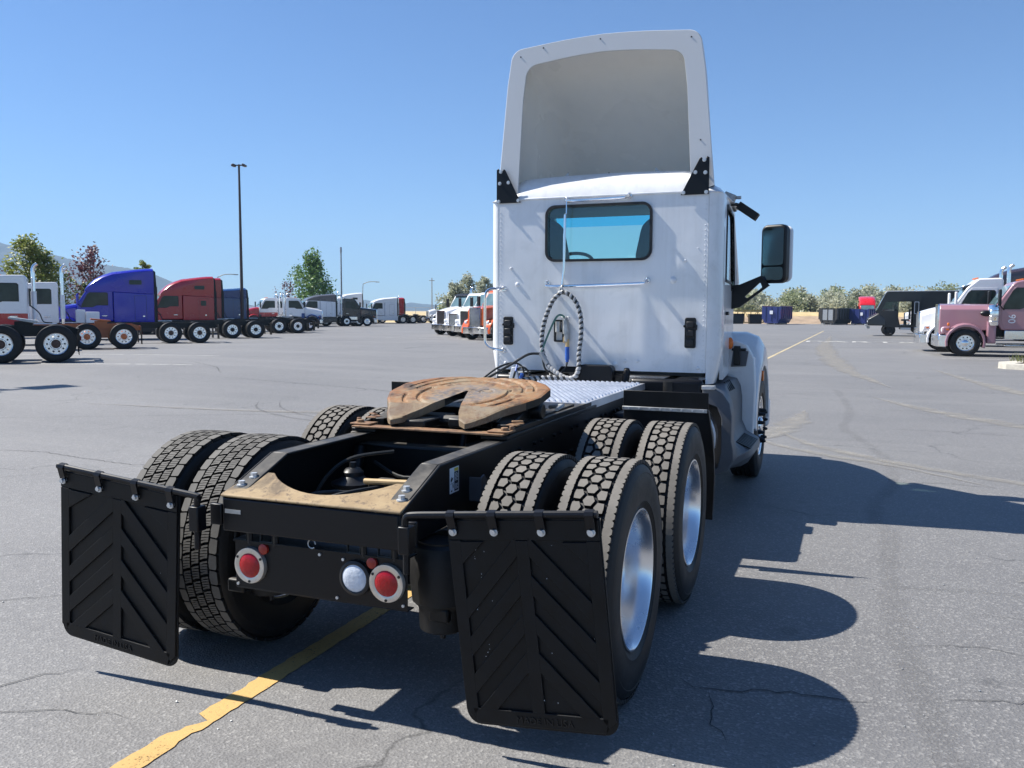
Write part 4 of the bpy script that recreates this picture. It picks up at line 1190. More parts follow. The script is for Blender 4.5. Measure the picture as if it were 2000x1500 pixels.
MB().tube([Mw @ Vector((.235 * cos(a), .235 * sin(a), 0)) for a in [2 * pi * i / 36 for i in range(36)]], .017, 8, closed=True).tube([Mw @ Vector((-.23, 0, 0)), Mw @ Vector((0, 0, -.03)), Mw @ Vector((.23, 0, 0))], .018, 6).cyl(Mw @ Vector((0, 0, -.35)), Mw @ Vector((0, 0, 0)), .04, n=12).build('steering_wheel', M['plastic'], T)
def on_ws(x, t): return (x, 5.36 - .50 * t, 1.93 + .66 * t)   # windscreen slope
ws = MB().add([on_ws(-.88, 0), on_ws(.88, 0), on_ws(.87, .86), on_ws(-.87, .86)], [(0, 1, 2, 3)]).build('windshield', M['windshield'], T, smooth=0, recalc=False)
MB().add([on_ws(-.87, .862), on_ws(.87, .862), on_ws(.86, 1), on_ws(-.86, 1)], [(0, 1, 2, 3)]).build('tint_band', M['sunband'], ws, smooth=0, recalc=False)
for sd in (1, -1):
    MB().tube([on_ws(sd * .885, 0), on_ws(sd * .885, 1)], .045, 8).build('windshield_pillar', M['white'], T)
MB().box(.28, .52, 4.62, 4.78, 2.42, 2.585).box(.36, .44, 4.65, 4.75, 2.33, 2.42).build('camera_module', M['plastic'], T, bevel=.02)
MB().tube(ease([(.62, 4.7, 2.53), (.66, 4.66, 2.48), (.60, 4.66, 2.42), (.52, 4.68, 2.44)], 5), .008, 6).build('visor_cord', M['plastic'], T)
# bonnet and front wings
rings = []
for y, hw, z0, z1 in ((5.02, .89, 1.0, 1.90), (5.36, .88, 1.0, 1.92), (6.0, .80, .95, 1.80), (6.45, .66, .8, 1.60), (6.62, .55, .7, 1.35)):
    rings.append([(-hw, y, z0), (hw, y, z0), (hw, y, z1 - .16), (hw - .10, y, z1 - .03), (hw * .4, y, z1 + .02), (-hw * .4, y, z1 + .02), (-hw + .10, y, z1 - .03), (-hw, y, z1 - .16)])
hd = MB().ring_loft(rings).build('hood', M['white'], T, bevel=.02)
MB().box(-.42, .42, 6.55, 6.66, .72, 1.34).build('grille', M['alu'], hd, bevel=.02)
MB().box(-1.15, 1.15, 6.55, 6.75, .34, .68).build('bumper', M['white'], T, bevel=.05)
for sd in (1, -1):
    rings = []
    for a in [180, 170, 158, 145, 130, 115, 100, 90, 75, 60, 45, 30, 15, 0]:
        ca, sa = cos(R(a)), sin(R(a))
        ro, ri = .70 if sa > .2 else .67, .585
        yo, zo = 5.36 + ro * ca, .56 + (ro + .19 * max(0, sa) ** 2) * sa; yi, zi = 5.36 + ri * ca, .53 + ri * sa
        z1 = zo; zt = zo - (.10 * max(0, sa))
        rings.append([(sd * .80, yo, z1), (sd * 1.02, yo, z1), (sd * 1.14, yo, z1 - .045 * max(0, sa)), (sd * 1.195, yo - ca * .02, zt - .04 * sa), (sd * 1.20, yi, zi), (sd * .80, yi, zi)])
    fd = MB().ring_loft(rings).build('front_fender', M['white'], T, smooth=45, bevel=.008)
    # rear face of the wing behind the door, running down to the step
    sk = [(sd * .90, 1.32), (sd * 1.00, 1.39), (sd * 1.10, 1.35), (sd * 1.175, 1.22), (sd * 1.19, .95), (sd * 1.178, .42), (sd * 1.12, .36), (sd * 1.0, .50), (sd * .98, .80), (sd * .96, .98), (sd * .88, 1.0)]
    MB().prism(sk, 'y', 4.63, 4.68).build('fender_skirt', M['white'], fd, bevel=.015, seg=3)
    MB().prism([(sd * .965, 1.14), (sd * 1.10, 1.15), (sd * 1.12, 1.285), (sd * .985, 1.325)], 'y', 4.615, 4.632).build('recess_shade_plate', M['grey'], fd, bevel=.004)  # flat grey plate paints the shade of the latch recess; nothing is cut in
    MB().box(*sorted((sd * .99, sd * 1.05)), 4.585, 4.62, 1.16, 1.335).box(*sorted((sd * .97, sd * 1.10)), 4.60, 4.618, 1.29, 1.315).build('hood_latch', M['plastic'], fd, bevel=.008)
    MB().ball((sd * .955, 4.60, 1.36), .03, .02, .055).build('turn_signal', M['amber'], fd)
    MB().box(*sorted((sd * 1.195, sd * 1.215)), 5.1, 5.16, .98, 1.08).build('side_marker', M['amber'], fd, bevel=.004)
# grey step fairings
for sd in (1, -1):
    def PX(pts): return [(sd * x, z) for x, z in pts]
    near = [(.90, 1.045), (.98, 1.04), (1.06, 1.00), (1.115, .92), (1.135, .82), (1.135, .62), (1.15, .55), (1.155, .46), (1.11, .38), (1.0, .335), (.90, .33), (.90, .36), (1.03, .40), (1.055, .52), (1.055, .80), (1.015, .89), (.90, .93)]
    far = [(.80, 1.055), (.93, 1.06), (1.02, 1.045), (1.05, .98), (1.065, .88), (1.07, .66), (1.12, .56), (1.245, .505), (1.262, .45), (1.21, .37), (1.1, .33), (.90, .33), (.80, .36), (.80, .40), (.80, .52), (.80, .80), (.80, .93)]
    rings = []
    for y, t in ((3.42, 0), (3.48, .0), (3.62, .06), (3.72, .5), (3.80, .85), (3.95, 1), (4.35, 1), (4.58, .92), (4.62, .85)):
        rings.append([(x0 + (x1 - x0) * t, y, z0 + (z1 - z0) * t) for (x0, z0), (x1, z1) in zip(PX(near), PX(far))])
    fg = MB().ring_loft(rings).build('step_fairing', M['grey'], T, smooth=45, bevel=.006)
    mb = MB()
    for i in range(9):
        y = 3.84 + i * .066
        mb.obox((sd * 1.185, y, .535), .13, .034, .012, Matrix.Rotation(sd * .40, 3, 'Y'))
    mb.build('lower_step_tread', M['plastic'], fg, bevel=.003)
    mb = MB()
    for i in range(4):
        mb.obox((sd * (1.03 + i * .002), 3.90 + i * .085, 1.018), .095, .03, .012, Matrix.Rotation(sd * 1.0, 3, 'Y'))
    mb.build('upper_step_tread', M['plastic'], fg, bevel=.003)
    MB().box(*sorted((sd * .90, sd * 1.0)), 3.38, 3.46, 1.03, 1.06).build('fairing_bracket', M['galv'], fg, bevel=.003)
    MB().box(*sorted((sd * .90, sd * .975)), 3.05, 3.30, .70, .92).build('def_filler', M['plastic'], T, bevel=.02)
# ---- roof fairing: open-backed shell
def arch(hw_b, hw_t, zb, zt, r, n=7):
    """half-profile rounded arch from bottom left over the top to bottom right"""
    L = [(-hw_b, zb)]
    for i in range(1, 6): t = i / 6; L.append((-(hw_b + (hw_t + .012 - hw_b) * t), zb + (zt - r - zb) * t))
    for i in range(n + 1):
        a = R(180 - 84 * i / n); L.append((-hw_t + r + r * cos(a), zt - r + r * sin(a)))
    for i in range(1, 6): t = i / 12; L.append(((-hw_t + r) * (1 - 2 * t), zt + .045 * sin(pi * t) ** 1.0))
    Rr_ = [(-x, z) for x, z in reversed(L)]
    return L + [(0, zt + .047)] + Rr_
secs = [(BY + .03, .938, .818, 2.66, 3.89, .115), (BY + .22, .905, .805, 2.66, 3.885, .14), (4.1, .83, .76, 2.67, 3.72, .2), (4.45, .78, .72, 2.68, 3.40, .2), (4.75, .73, .66, 2.68, 3.04, .14), (4.92, .68, .60, 2.62, 2.76, .05)]
mb = MB()
outer = [[(x, y, z) for x, z in arch(b, t, z0, z1, r)] for y, b, t, z0, z1, r in secs]
mb.ring_loft(outer, caps=False, closed=False)
# return flange at the back, then the inner skin
o0 = arch(*secs[0][1:])
i0 = arch(.752, .680, 2.60, 3.745, .115)
mb.ring_loft([[(x, BY + .03, z) for x, z in o0], [(x * .994, BY + .022, z - .004) for x, z in o0], [(x * 1.004, BY + .022, z + .004) for x, z in i0], [(x, BY + .035, z) for x, z in i0], [(x * 1.02, BY + .07, z + .01) for x, z in i0],
              [(x, BY + .24, z) for x, z in arch(.84, .75, 2.62, 3.82, .13)], [(x, 4.02, z) for x, z in arch(.79, .72, 2.62, 3.68, .18)], [(x, 4.40, z) for x, z in arch(.74, .68, 2.62, 3.36, .18)], [(x, 4.70, z) for x, z in arch(.69, .62, 2.62, 3.0, .12)], [(x, 4.86, z) for x, z in arch(.64, .56, 2.62, 2.74, .04)]], caps=False, closed=False)
nq = len(outer[0]) - 1
for q in range(len(mb.f)):
    if q >= nq * (len(secs) - 1 + 4): mb.m[q] = 1
rf = mb.build('roof_fairing', [M['fairing'], M['fairing_bounce']], T, smooth=50)
for x, z in ((-.725, 3.82), (-.52, 3.875), (-.02, 3.895), (.73, 3.83), (.82, 3.02)):
    MB().cyl((x, BY + .024, z), (x, BY + .018, z), .006, n=8).build('fairing_screw', M['plastic'], rf)
for sd in (1, -1):
    mb = MB().tube([(sd * .73, BY + .16, 2.79), (sd * .40, BY + .36, 2.84)], .008, 6).prism([(sd * .38, 2.80), (sd * .47, 2.80), (sd * .39, 2.88)], 'y', BY + .34, BY + .345)
    mb.build('fairing_stay', M['galv'], rf)
MB().box(-.03, -.022, BY + .36, BY + .366, 2.80, 2.86).build('fairing_tab', M['plastic'], rf)
# black bolted gusset plates
for sd in (1, -1):
    xo, xi = (.900, .676) if sd > 0 else (-.932, -.706)
    s = sd
    poly = [(xo, 2.585), (xi, 2.585), (xi + s * .145, 2.868), (xi + s * .160, 2.878), (xi + s * .172, 2.862), (xo - s * .030, 2.862), (xo - s * .018, 2.885), (xo, 2.872)]
    g = MB().prism(poly, 'y', BY - .018, BY - .011).build('gusset_plate', M['black_clean'], T, bevel=.002)
    for x, z in ((xo - s * .02, 2.60), (xi + s * .022, 2.603), (xo - s * .03, 2.755), (xi + s * .115, 2.76), (xo - s * .04, 2.855)):
        MB().cyl((x, BY - .02, z), (x, BY - .03, z), .0125, n=6).cyl((x, BY - .012, z), (x, BY - .021, z), .016, n=14).build('gusset_bolt', M['bolt'], g)
    MB().cyl((xo - s * .03, BY - .01, 2.755), (xo - s * .03, BY + .03, 2.755), .008, n=6).build('spacer', M['bolt'], g)

# ---- chrome grab bars, hose support, air lines
def grab(name, pts, feet, r=.0125):
    g = MB().tube(ease(pts, 6), r, 10).build(name, M['chrome'], T)
    for p in feet:
        MB().cyl((p[0], BY - .001, p[2]), (p[0], BY - .012, p[2]), .026, .02, 14).ball((p[0], BY - .02, p[2] + .012), .012).ball((p[0] + .018, BY - .012, p[2] - .012), .008).build('bar_foot', M['chrome'], g)
y0 = BY - .062
grab('grab_bar', [(-.285, BY - .012, 2.588), (-.275, y0 + .012, 2.58), (-.245, y0, 2.575), (0, y0, 2.578), (.21, y0, 2.584), (.24, y0 + .012, 2.59), (.252, BY - .012, 2.603)], [(-.285, 0, 2.588), (.252, 0, 2.603)])
grab('grab_bar', [(-.462, BY - .012, 1.888), (-.452, y0 + .012, 1.872), (-.42, y0, 1.862), (-.1, y0, 1.865), (.36, y0, 1.880), (.395, y0 + .012, 1.890), (.412, BY - .012, 1.905)], [(-.462, 0, 1.893), (.412, 0, 1.905)])
grab('side_grab_handle', [(-.865, BY - .01, 1.845), (-.90, BY - .05, 1.845), (-.97, BY - .07, 1.84), (-1.012, BY - .07, 1.80), (-1.02, BY - .07, 1.70), (-1.02, BY - .07, 1.42), (-1.01, BY - .07, 1.36), (-.97, BY - .06, 1.325), (-.92, BY - .04, 1.31), (-.875, BY - .01, 1.30)], [(-.865, 0, 1.845), (-.87, 0, 1.30)], .0115)
MB().tube([(-.273, y0 - .005, 2.575), (-.272, y0 - .01, 2.47), (-.282, y0 - .015, 2.46), (-.288, y0 - .015, 2.0), (-.300, y0 - .02, 1.872)], [.005, .005, .0105, .0105, .0105], 10).cyl((-.290, y0 - .0285, 1.96), (-.290, y0 - .0285, 2.30), .003, n=6).build('hose_support_rod', M['chrome'], T)
MB().tube(ease([(-.30, y0 - .02, 1.872), (-.302, y0 - .03, 1.845), (-.290, y0 - .03, 1.825), (-.318, y0 - .03, 1.815), (-.31, y0 - .02, 1.86)], 4), .008, 6).build('hose_hook', M['galv'], T)
loop = ease([(-.305, 3.44, 1.812), (-.375, 3.435, 1.74), (-.43, 3.43, 1.62), (-.463, 3.43, 1.50), (-.473, 3.43, 1.38), (-.455, 3.42, 1.28), (-.40, 3.40, 1.185), (-.30, 3.38, 1.115), (-.215, 3.37, 1.085), (-.150, 3.37, 1.105), (-.128, 3.39, 1.18), (-.135, 3.42, 1.30), (-.122, 3.43, 1.45), (-.130, 3.44, 1.60), (-.170, 3.44, 1.72), (-.235, 3.44, 1.79), (-.29, 3.44, 1.81)], 10)
hl = MB().tube(loop, .0175, 10).build('air_hose_loop', M['hose_black'], T)
def spiral(pts, r, pitch, width, t=.004):
    """flat wrap wound along a path"""
    mb = MB(); acc = 0; last = None; vs = []; up = None
    dense = []
    for a, b in zip(pts, pts[1:]):
        m = max(1, int((b - a).length / .0022))
        for i in range(m): dense.append(a.lerp(b, i / m))
    prev = None
    for i, p in enumerate(dense):
        d = (dense[min(i + 1, len(dense) - 1)] - dense[max(i - 1, 0)]).normalized()
        up = d.orthogonal().normalized() if up is None else (up - d * up.dot(d)).normalized()
        b = d.cross(up)
        if i: acc += (p - dense[i - 1]).length
        a = 2 * pi * acc / pitch
        o = up * cos(a) + b * sin(a)
        vs.append(p + o * r - d * width / 2); vs.append(p + o * (r + t)); vs.append(p + o * r + d * width / 2)
    n = len(vs) // 3
    fs = []
    for i in range(n - 1):
        fs += [(3 * i, 3 * i + 1, 3 * i + 4, 3 * i + 3), (3 * i + 1, 3 * i + 2, 3 * i + 5, 3 * i + 4)]
    return mb.add(vs, fs)
spiral(loop[:62], .0185, .044, .024).build('spiral_wrap', M['hose_white'], hl, smooth=60, recalc=False)
spiral(loop[60:101], .0185, .034, .030).build('spiral_wrap', M['hose_white'], hl, smooth=60, recalc=False)
spiral(loop[100:], .0185, .046, .025).build('spiral_wrap', M['hose_white'], hl, smooth=60, recalc=False)
tail = ease([(-.215, 3.37, 1.085), (-.34, 3.34, 1.088), (-.5, 3.3, 1.08), (-.62, 3.2, 1.06)], 8)
t2 = MB().tube(tail, .0175, 10).build('air_hose', M['hose_black'], T)
spiral(tail, .0185, .05, .026).build('spiral_wrap', M['hose_white'], t2, smooth=60, recalc=False)
tail2 = ease([(-.41, 3.40, 1.20), (-.455, 3.40, 1.265), (-.475, 3.40, 1.29)], 8)
t3 = MB().tube(tail2, .021, 10).build('air_hose', M['hose_white'], T)
MB().tube(ease([(-.28, BY - .05, 1.585), (-.30, BY - .07, 1.612), (-.335, BY - .08, 1.612), (-.37, BY - .09, 1.56), (-.43, BY - .10, 1.42), (-.465, BY - .12, 1.31), (-.472, BY - .12, 1.27)], 7), .009, 8).build('green_air_line', M['hose_green'], T)
MB().tube(ease([(-.475, 3.40, 1.285), (-.56, 3.33, 1.28), (-.67, 3.22, 1.20), (-.80, 3.05, 1.10), (-.92, 2.9, 1.02)], 8), .011, 8).build('air_hose', M['hose_black'], T)
MB().tube(ease([(-.58, 3.3, 1.06), (-.60, 3.3, 1.17), (-.66, 3.25, 1.21), (-.75, 3.15, 1.18), (-.84, 3.05, 1.10), (-.9, 3.0, 1.03)], 8), .009, 8).build('air_hose', M['hose_black'], T)
MB().tube(ease([(-.52, 3.3, 1.03), (-.545, 3.32, 1.12), (-.60, 3.32, 1.17), (-.66, 3.3, 1.14), (-.69, 3.3, 1.05)], 8), .009, 8).build('air_hose', M['hose_black'], T)
MB().prism([(-.74, 1.02), (-.62, 1.02), (-.665, 1.17), (-.70, 1.17)], 'y', 3.30, 3.34).box(-.66, -.56, 3.28, 3.32, 1.03, 1.06).build('hose_clamp_bracket', M['white'], T, bevel=.004)
MB().cyl((-.62, 3.3, 1.06), (-.60, 3.3, 1.12), .018, n=8).cyl((-.655, 3.28, 1.14), (-.655, 3.32, 1.20), .008, n=6).build('hose_fitting', M['blue_sleeve'], T)
gl = MB().plate(rrect(-.392, -.268, 1.385, 1.575, .012), [rrect(-.376, -.318, 1.40, 1.47, .006), rrect(-.335, -.318, 1.49, 1.555, .005)], 'y', BY - .012, .02).build('coupling_bracket', M['plastic'], bk, bevel=.003)
MB().cyl((-.352, BY - .035, 1.47), (-.352, BY - .035, 1.56), .022, n=14).cyl((-.278, BY - .045, 1.455), (-.278, BY - .045, 1.575), .026, n=14).cyl((-.278, BY - .045, 1.575), (-.279, BY - .05, 1.60), .016, n=10).build('gladhand_coupling', M['galv'], gl)
mb = MB()
for x in (-.305, -.252): mb.tube([(x + .012 * cos(a), BY - .05, 1.592 + .010 * sin(a)) for a in [i * .7 for i in range(10)]], .0025, 5)
mb.cyl((-.27, BY - .045, 1.39), (-.27, BY - .045, 1.455), .02, .024, 10)
mb.build('coupling_fittings', M['galv'], gl)
MB().box(-.298, -.286, BY - .06, BY - .04, 1.38, 1.43).cyl((-.262, BY - .045, 1.345), (-.264, BY - .045, 1.41), .017, n=10).build('brass_valve', M['brass'], gl)
MB().cyl((-.262, BY - .045, 1.235), (-.262, BY - .045, 1.345), .018, n=12).cyl((-.262, BY - .045, 1.215), (-.262, BY - .045, 1.245), .014, n=10).build('blue_plug', M['blue_sleeve'], gl)
MB().tube(ease([(-.262, BY - .045, 1.22), (-.27, BY - .06, 1.17), (-.31, BY - .08, 1.125), (-.36, BY - .1, 1.115), (-.43, BY - .12, 1.15), (-.46, BY - .12, 1.24)], 7), .0085, 8).build('air_line', M['hose_black'], gl)

# ---- door mirrors, look-down mirror, roof clutter
def mirror(sd, x, y, zb, zt):
    turn = -R(22) * sd
    mr = empty('door_mirror', (x, y, 0), turn, T)
    w = .125
    prof = rrect(-w, w, zb, zt, .06, 5)
    MB().prism(prof, 'y', -.02, .07).build('mirror_shell', M['plastic'], mr, bevel=.02, seg=3)
    MB().prism(rrect(-w + .005, w + .012, zb + .01, zt - .01, .06, 5), 'y', .071, .12).build('mirror_cover', M['white'], mr, bevel=.03, seg=3)
    MB().prism(rrect(-w + .022, w - .022, zb + .165, zt - .03, .03, 5), 'y', -.026, -.0205).build('mirror_glass', M['mirror'], mr)
    MB().prism(rrect(-w + .022, w - .022, zb + .03, zb + .15, .03, 5), 'y', -.028, -.0205).build('convex_mirror_glass', M['mirror'], mr)
    s = sd
    arm = [(s * .90, 1.67), (s * 1.0, 1.69), (s * 1.06, 1.735), (s * 1.27, 1.895), (s * 1.19, 1.985), (s * 1.0, 1.905), (s * .90, 1.895)]
    hole = [(s * 1.045, 1.79), (s * 1.07, 1.775), (s * 1.205, 1.875), (s * 1.185, 1.925)]
    MB().plate(arm, [hole], 'y', y, .05).build('mirror_arm', M['plastic'], T, smooth=0, bevel=.01)
mirror(1, 1.300, 4.86, 1.915, 2.455)
mirror(-1, -1.315, 4.86, 1.93, 2.47)
MB().tube([(.93, 4.35, 2.595), (1.0, 4.40, 2.60), (1.06, 4.45, 2.585)], .016, 8).obox((1.10, 4.46, 2.54), .20, .11, .07, Matrix.Rotation(R(35), 3, 'Y')).build('look_down_mirror', M['plastic'], T, bevel=.02, seg=3)
MB().prism([(.90, 2.62), (1.0, 2.60), (1.02, 2.66), (.93, 2.70)], 'y', 4.25, 4.32).box(1.0, 1.06, 4.27, 4.30, 2.63, 2.655).build('antenna_bracket', M['galv'], T, bevel=.004)

# ================================================================== parked trucks behind
P = {}
def pm(name, col, rough=.28, coat=.6):
    if name not in P: P[name] = paint(name, col, rough, coat, .025, tuple(c * .8 + .01 for c in col))
    return P[name]
WHITE = pm('parked white', (.80, .80, .81)); RED = pm('parked red', (.42, .012, .02)); MAROON = pm('parked maroon', (.36, .012, .020), .25, .4)
BLUE = pm('parked royal blue', (.007, .009, .36), .25, .35); NAVY = pm('parked navy', (.016, .06, .19), .25, .4); BLACK = pm('parked black', (.012, .012, .014))
ORANGE = pm('parked orange', (.62, .10, .012)); RUSTO = pm('orange chassis', (.52, .12, .022), .4, .4); MAUVE = pm('parked mauve', (.32, .165, .20), .34, .7)
GREYP = pm('parked grey', (.10, .095, .10)); PLUMP = pm('dark plum', (.035, .025, .035)); BRIGHTRED = pm('bright red', (.62, .01, .02))
HUBS = {'brown': hub_mesh(M['hub_brown'], .11), 'orange': hub_mesh(RUSTO, .11), 'chrome': hub_mesh(M['chrome'], .12), 'black': hub_mesh(M['plastic'], .11)}

def parked(label, x, y, head, s, group=None):
    """a parked road tractor; x, y under its tandem, heading in degrees"""
    root = empty(s.get('name', 'parked_truck'), (x, y, gz(x, y)), R(head - 90))
    tag(root, label, 'truck', group)
    body = s['col']; fr = s.get('frame', M['black']); cb = s['cb']; cf = cb + 1.5; wb = s.get('wb', cb + 2.35)
    nose = wb + s.get('over', .95); sl = s.get('sl', 0); bk = cb - sl; roof = s.get('roof', 'day'); low = s.get('low')
    hub = HUBS[s.get('hub', 'brown')]
    rimk = ME_RIM['far']
    def mk(mb, name, mat, bevel=0, par=None, **kw): return mb.build(name, mat, par or root, bevel=bevel, **kw)
    # chassis
    mb = MB()
    y0 = s.get('tail', -1.35)
    for sd in (1, -1):
        pr = [(y0, .76), (y0, .90), (y0 + .3, 1.0), (wb + .5, 1.0), (wb + .5, .74), (y0 + .1, .74)]
        mk(MB().prism(pr, 'x', sd * .35, sd * .43), 'frame_rail', fr)
    mk(MB().box(-.35, .35, y0, y0 + .08, .74, .92).box(-.35, .35, bk - .4, bk - .28, .74, .98), 'crossmember', fr)
    mk(MB().cyl((-1.0, -.66, .51), (1.0, -.66, .51), .1, n=10).ball((0, -.66, .53), .2), 'axle', fr if fr is not RUSTO else RUSTO)
    mk(MB().cyl((-1.0, .66, .51), (1.0, .66, .51), .1, n=10).ball((0, .66, .53), .2), 'axle', fr if fr is not RUSTO else RUSTO)
    if fr is RUSTO: mk(MB().prism([(-.55, .8), (-.25, .45), (.25, .45), (.55, .8)], 'x', -.56, -.44).prism([(-.55, .8), (-.25, .45), (.25, .45), (.55, .8)], 'x', .44, .56), 'suspension', RUSTO, .02)
    if s.get('fifth', True):
        f = mk(MB().prism([(-.30, .03), (-.16, -.02), (.45, 0), (.45, .06), (-.25, .06)], 'x', -.44, .44).xf(Matrix.Translation((0, .05, 1.12)) @ Matrix.Rotation(R(s.get('tilt', 6)), 4, 'X')), 'fifth_wheel', s.get('fwmat', M['galv']), .01)
        mk(MB().box(-.4, .4, -.1, .35, 1.0, 1.12), 'fifth_wheel_mount', fr)
    for ax in (-.66, .66):
        for sd in (1, -1):
            wheel(root, sd * 1.05, ax, sd, ME_T['rib'], rimk, hub, spin=rnd.uniform(0, 3))
            wheel(root, sd * .72, ax, -sd, ME_T['rib'])
    for sd in (1, -1):
        wheel(root, sd * 1.04, wb, sd, ME_T['rib'], rimk, HUBS['chrome'], spin=rnd.uniform(0, 3))
    mk(MB().cyl((-1.0, wb, .48), (1.0, wb, .48), .07, n=8), 'front_axle', M['black'])
    # mud flaps and tail lights
    if s.get('flaps', True):
        for sd in (1, -1):
            mk(MB().box(*sorted((sd * .65, sd * 1.2)), y0 + .02, y0 + .04, .2, .85), 'mud_flap', M['flap'])
            mk(MB().tube([(sd * .4, y0 + .03, .86), (sd * 1.2, y0 + .03, .9)], .02, 6), 'flap_hanger', M['galv'] if s.get('shiny') else M['black'])
    mk(MB().box(-.4, .4, y0 - .02, y0, .55, .72), 'lamp_panel', M['black'])
    for sd in (1, -1): mk(MB().cyl((sd * .3, y0 - .02, .63), (sd * .3, y0 - .05, .63), .055, n=12), 'tail_light', M['red_lens'])
    # cab
    hw = 1.0; rz = s.get('rz', 2.86 if not s.get('highcab') else 3.05)
    prof = [(cb, 1.0), (cf + .10, 1.0), (cf + .28, 1.3), (cf + .30, 1.93), (cf - .18, 2.68), (cf - .32, 2.80), (cf - .6, rz), (cb + .08, rz + .02), (cb, rz - .06)]
    cabo = mk(MB().prism(prof, 'x', -hw, hw), 'cab', body, .06, seg=3)
    wsm = MB(); dy, dz = .012, .008
    wsm.add([(-.90, cf + .305 + dy, 1.95), (.90, cf + .305 + dy, 1.95), (.86, cf - .165 + dy, 2.66), (-.86, cf - .165 + dy, 2.66)], [(0, 1, 2, 3)])
    wsm.add([(-.90, cf + .29, 1.95), (.90, cf + .29, 1.95), (.86, cf - .18, 2.66), (-.86, cf - .18, 2.66)], [(3, 2, 1, 0)])
    mk(wsm, 'windshield', M['tealglass'], smooth=0)
    for sd in (1, -1):
        d = mk(MB().prism([(cb + .22, 1.05), (cf + .02, 1.05), (cf + .12, 1.35), (cf + .14, 1.92), (cf - .25, 2.55), (cf - .36, 2.66), (cb + .22, 2.66)], 'x', sd * hw, sd * (hw + .012)), 'door', body, .004)
        wp = [(cb + .30, 1.90), (cb + .85, 1.90), (cb + 1.0, 1.80), (cf + .04, 1.80), (cf + .05, 1.92), (cf - .24, 2.44), (cf - .36, 2.54), (cb + .36, 2.54), (cb + .30, 2.48)]
        wc_ = (sum(q[0] for q in wp) / len(wp), sum(q[1] for q in wp) / len(wp))
        wo = [(q[0] + (.03 if q[0] > wc_[0] else -.03), q[1] + (.03 if q[1] > wc_[1] else -.03)) for q in wp]
        mk(MB().prism(wo, 'x', sd * (hw + .013), sd * (hw + .017)), 'window_frame', M['gasket'], 0, par=d)
        mk(MB().prism(wp, 'x', sd * (hw + .0172), sd * (hw + .021)), 'window', M['darkglass'], 0, par=d)
        if low is not None:
            mk(MB().prism([(cb, 1.0), (cf + .1, 1.0), (cf + .25, 1.25), (cf + .27, 1.42), (cb, 1.42)], 'x', sd * (hw + .008), sd * (hw + .021)), 'red_stripe' if low in (RED, BRIGHTRED) else 'lower_stripe', low, .003)
        mk(MB().box(*sorted((sd * (hw + .02), sd * (hw + .05))), cb + .34, cb + .60, 1.28, 1.33), 'door_handle', M['chrome'], .01, par=d)
        m_ = mk(MB().tube([(sd * 1.0, cf + .05, 1.75), (sd * 1.28, cf + .25, 1.95), (sd * 1.28, cf + .25, 2.5)], .02, 6), 'mirror_arm', M['plastic'])
        mk(MB().box(*sorted((sd * 1.17, sd * 1.40)), cf + .2, cf + .30, 1.9, 2.5), 'mirror', s.get('mirror', M['plastic']), .03, par=m_)
        mk(MB().lathe([(bk - 1.5 + s.get('tank', 0), 0), (bk - 1.5 + s.get('tank', 0), .29), (bk - 1.45 + s.get('tank', 0), .31), (cb + .3, .31), (cb + .35, .29), (cb + .35, 0)], (sd * .88, 0, .62), 'y', 24), 'fuel_tank', s.get('tankmat', M['chrome'])) if s.get('tanks', False) else None
        mk(MB().box(*sorted((sd * .75, sd * 1.12)), cb + .3, cf, .40, .46).box(*sorted((sd * .75, sd * 1.02)), cb + .3, cf, .66, .99), 'side_step', s.get('step', M['plastic']), .02)
    for i in range(5): mk(MB().box(-.62 + i * .31 - .04, -.62 + i * .31 + .04, cf - .62, cf - .54, rz + .0, rz + .05), 'roof_marker', M['amber'], .01) if roof == 'day' else None
    if s.get('visor'): mk(MB().prism([(cf - .34, 2.78), (cf - .02, 2.66), (cf - .02, 2.68), (cf - .36, 2.83)], 'x', -.95, .95), 'sun_visor', s['visor'], .004)
    # sleeper
    if roof != 'day':
        top = {'mid': 3.35, 'high': 3.93}[roof]; w = 1.12
        mk(MB().prism([(bk, .96), (cb - .004, .96), (cb - .004, 2.60), (bk, 2.50)], 'x', -w, w), 'sleeper', body, .025)
        k2 = top - 2.66
        rp = [(bk, 2.505), (cb, 2.605), (cf - .12, 2.62)] + [(cf - q, 2.66 + k2 * f) for q, f in ((.10, 0), (.20, .16), (.34, .30), (.62, .50), (1.0, .67), (1.5, .82))] + [(bk + .9, top - .07), (bk + .4, top - .015), (bk + .02, top), (bk, top - .04)]
        rb = []
        roofo = MB()
        for u in (-1, -.985, -.93, -.78, -.4, 0, .4, .78, .93, .985, 1):
            q = max(0, abs(u) - .5) / .5
            rb.append([(u * (w if yy < cb - .05 else 1.03), yy, zz_ - ((.16 * q ** 3 * min(1, (zz_ - 2.66) / .5)) if zz_ > 2.66 else 0)) for yy, zz_ in rp])
        roofo.ring_loft(rb)
        rmat = s.get('roofcol', body)
        ro_ = mk(roofo, 'sleeper_roof', rmat, .03, smooth=50)
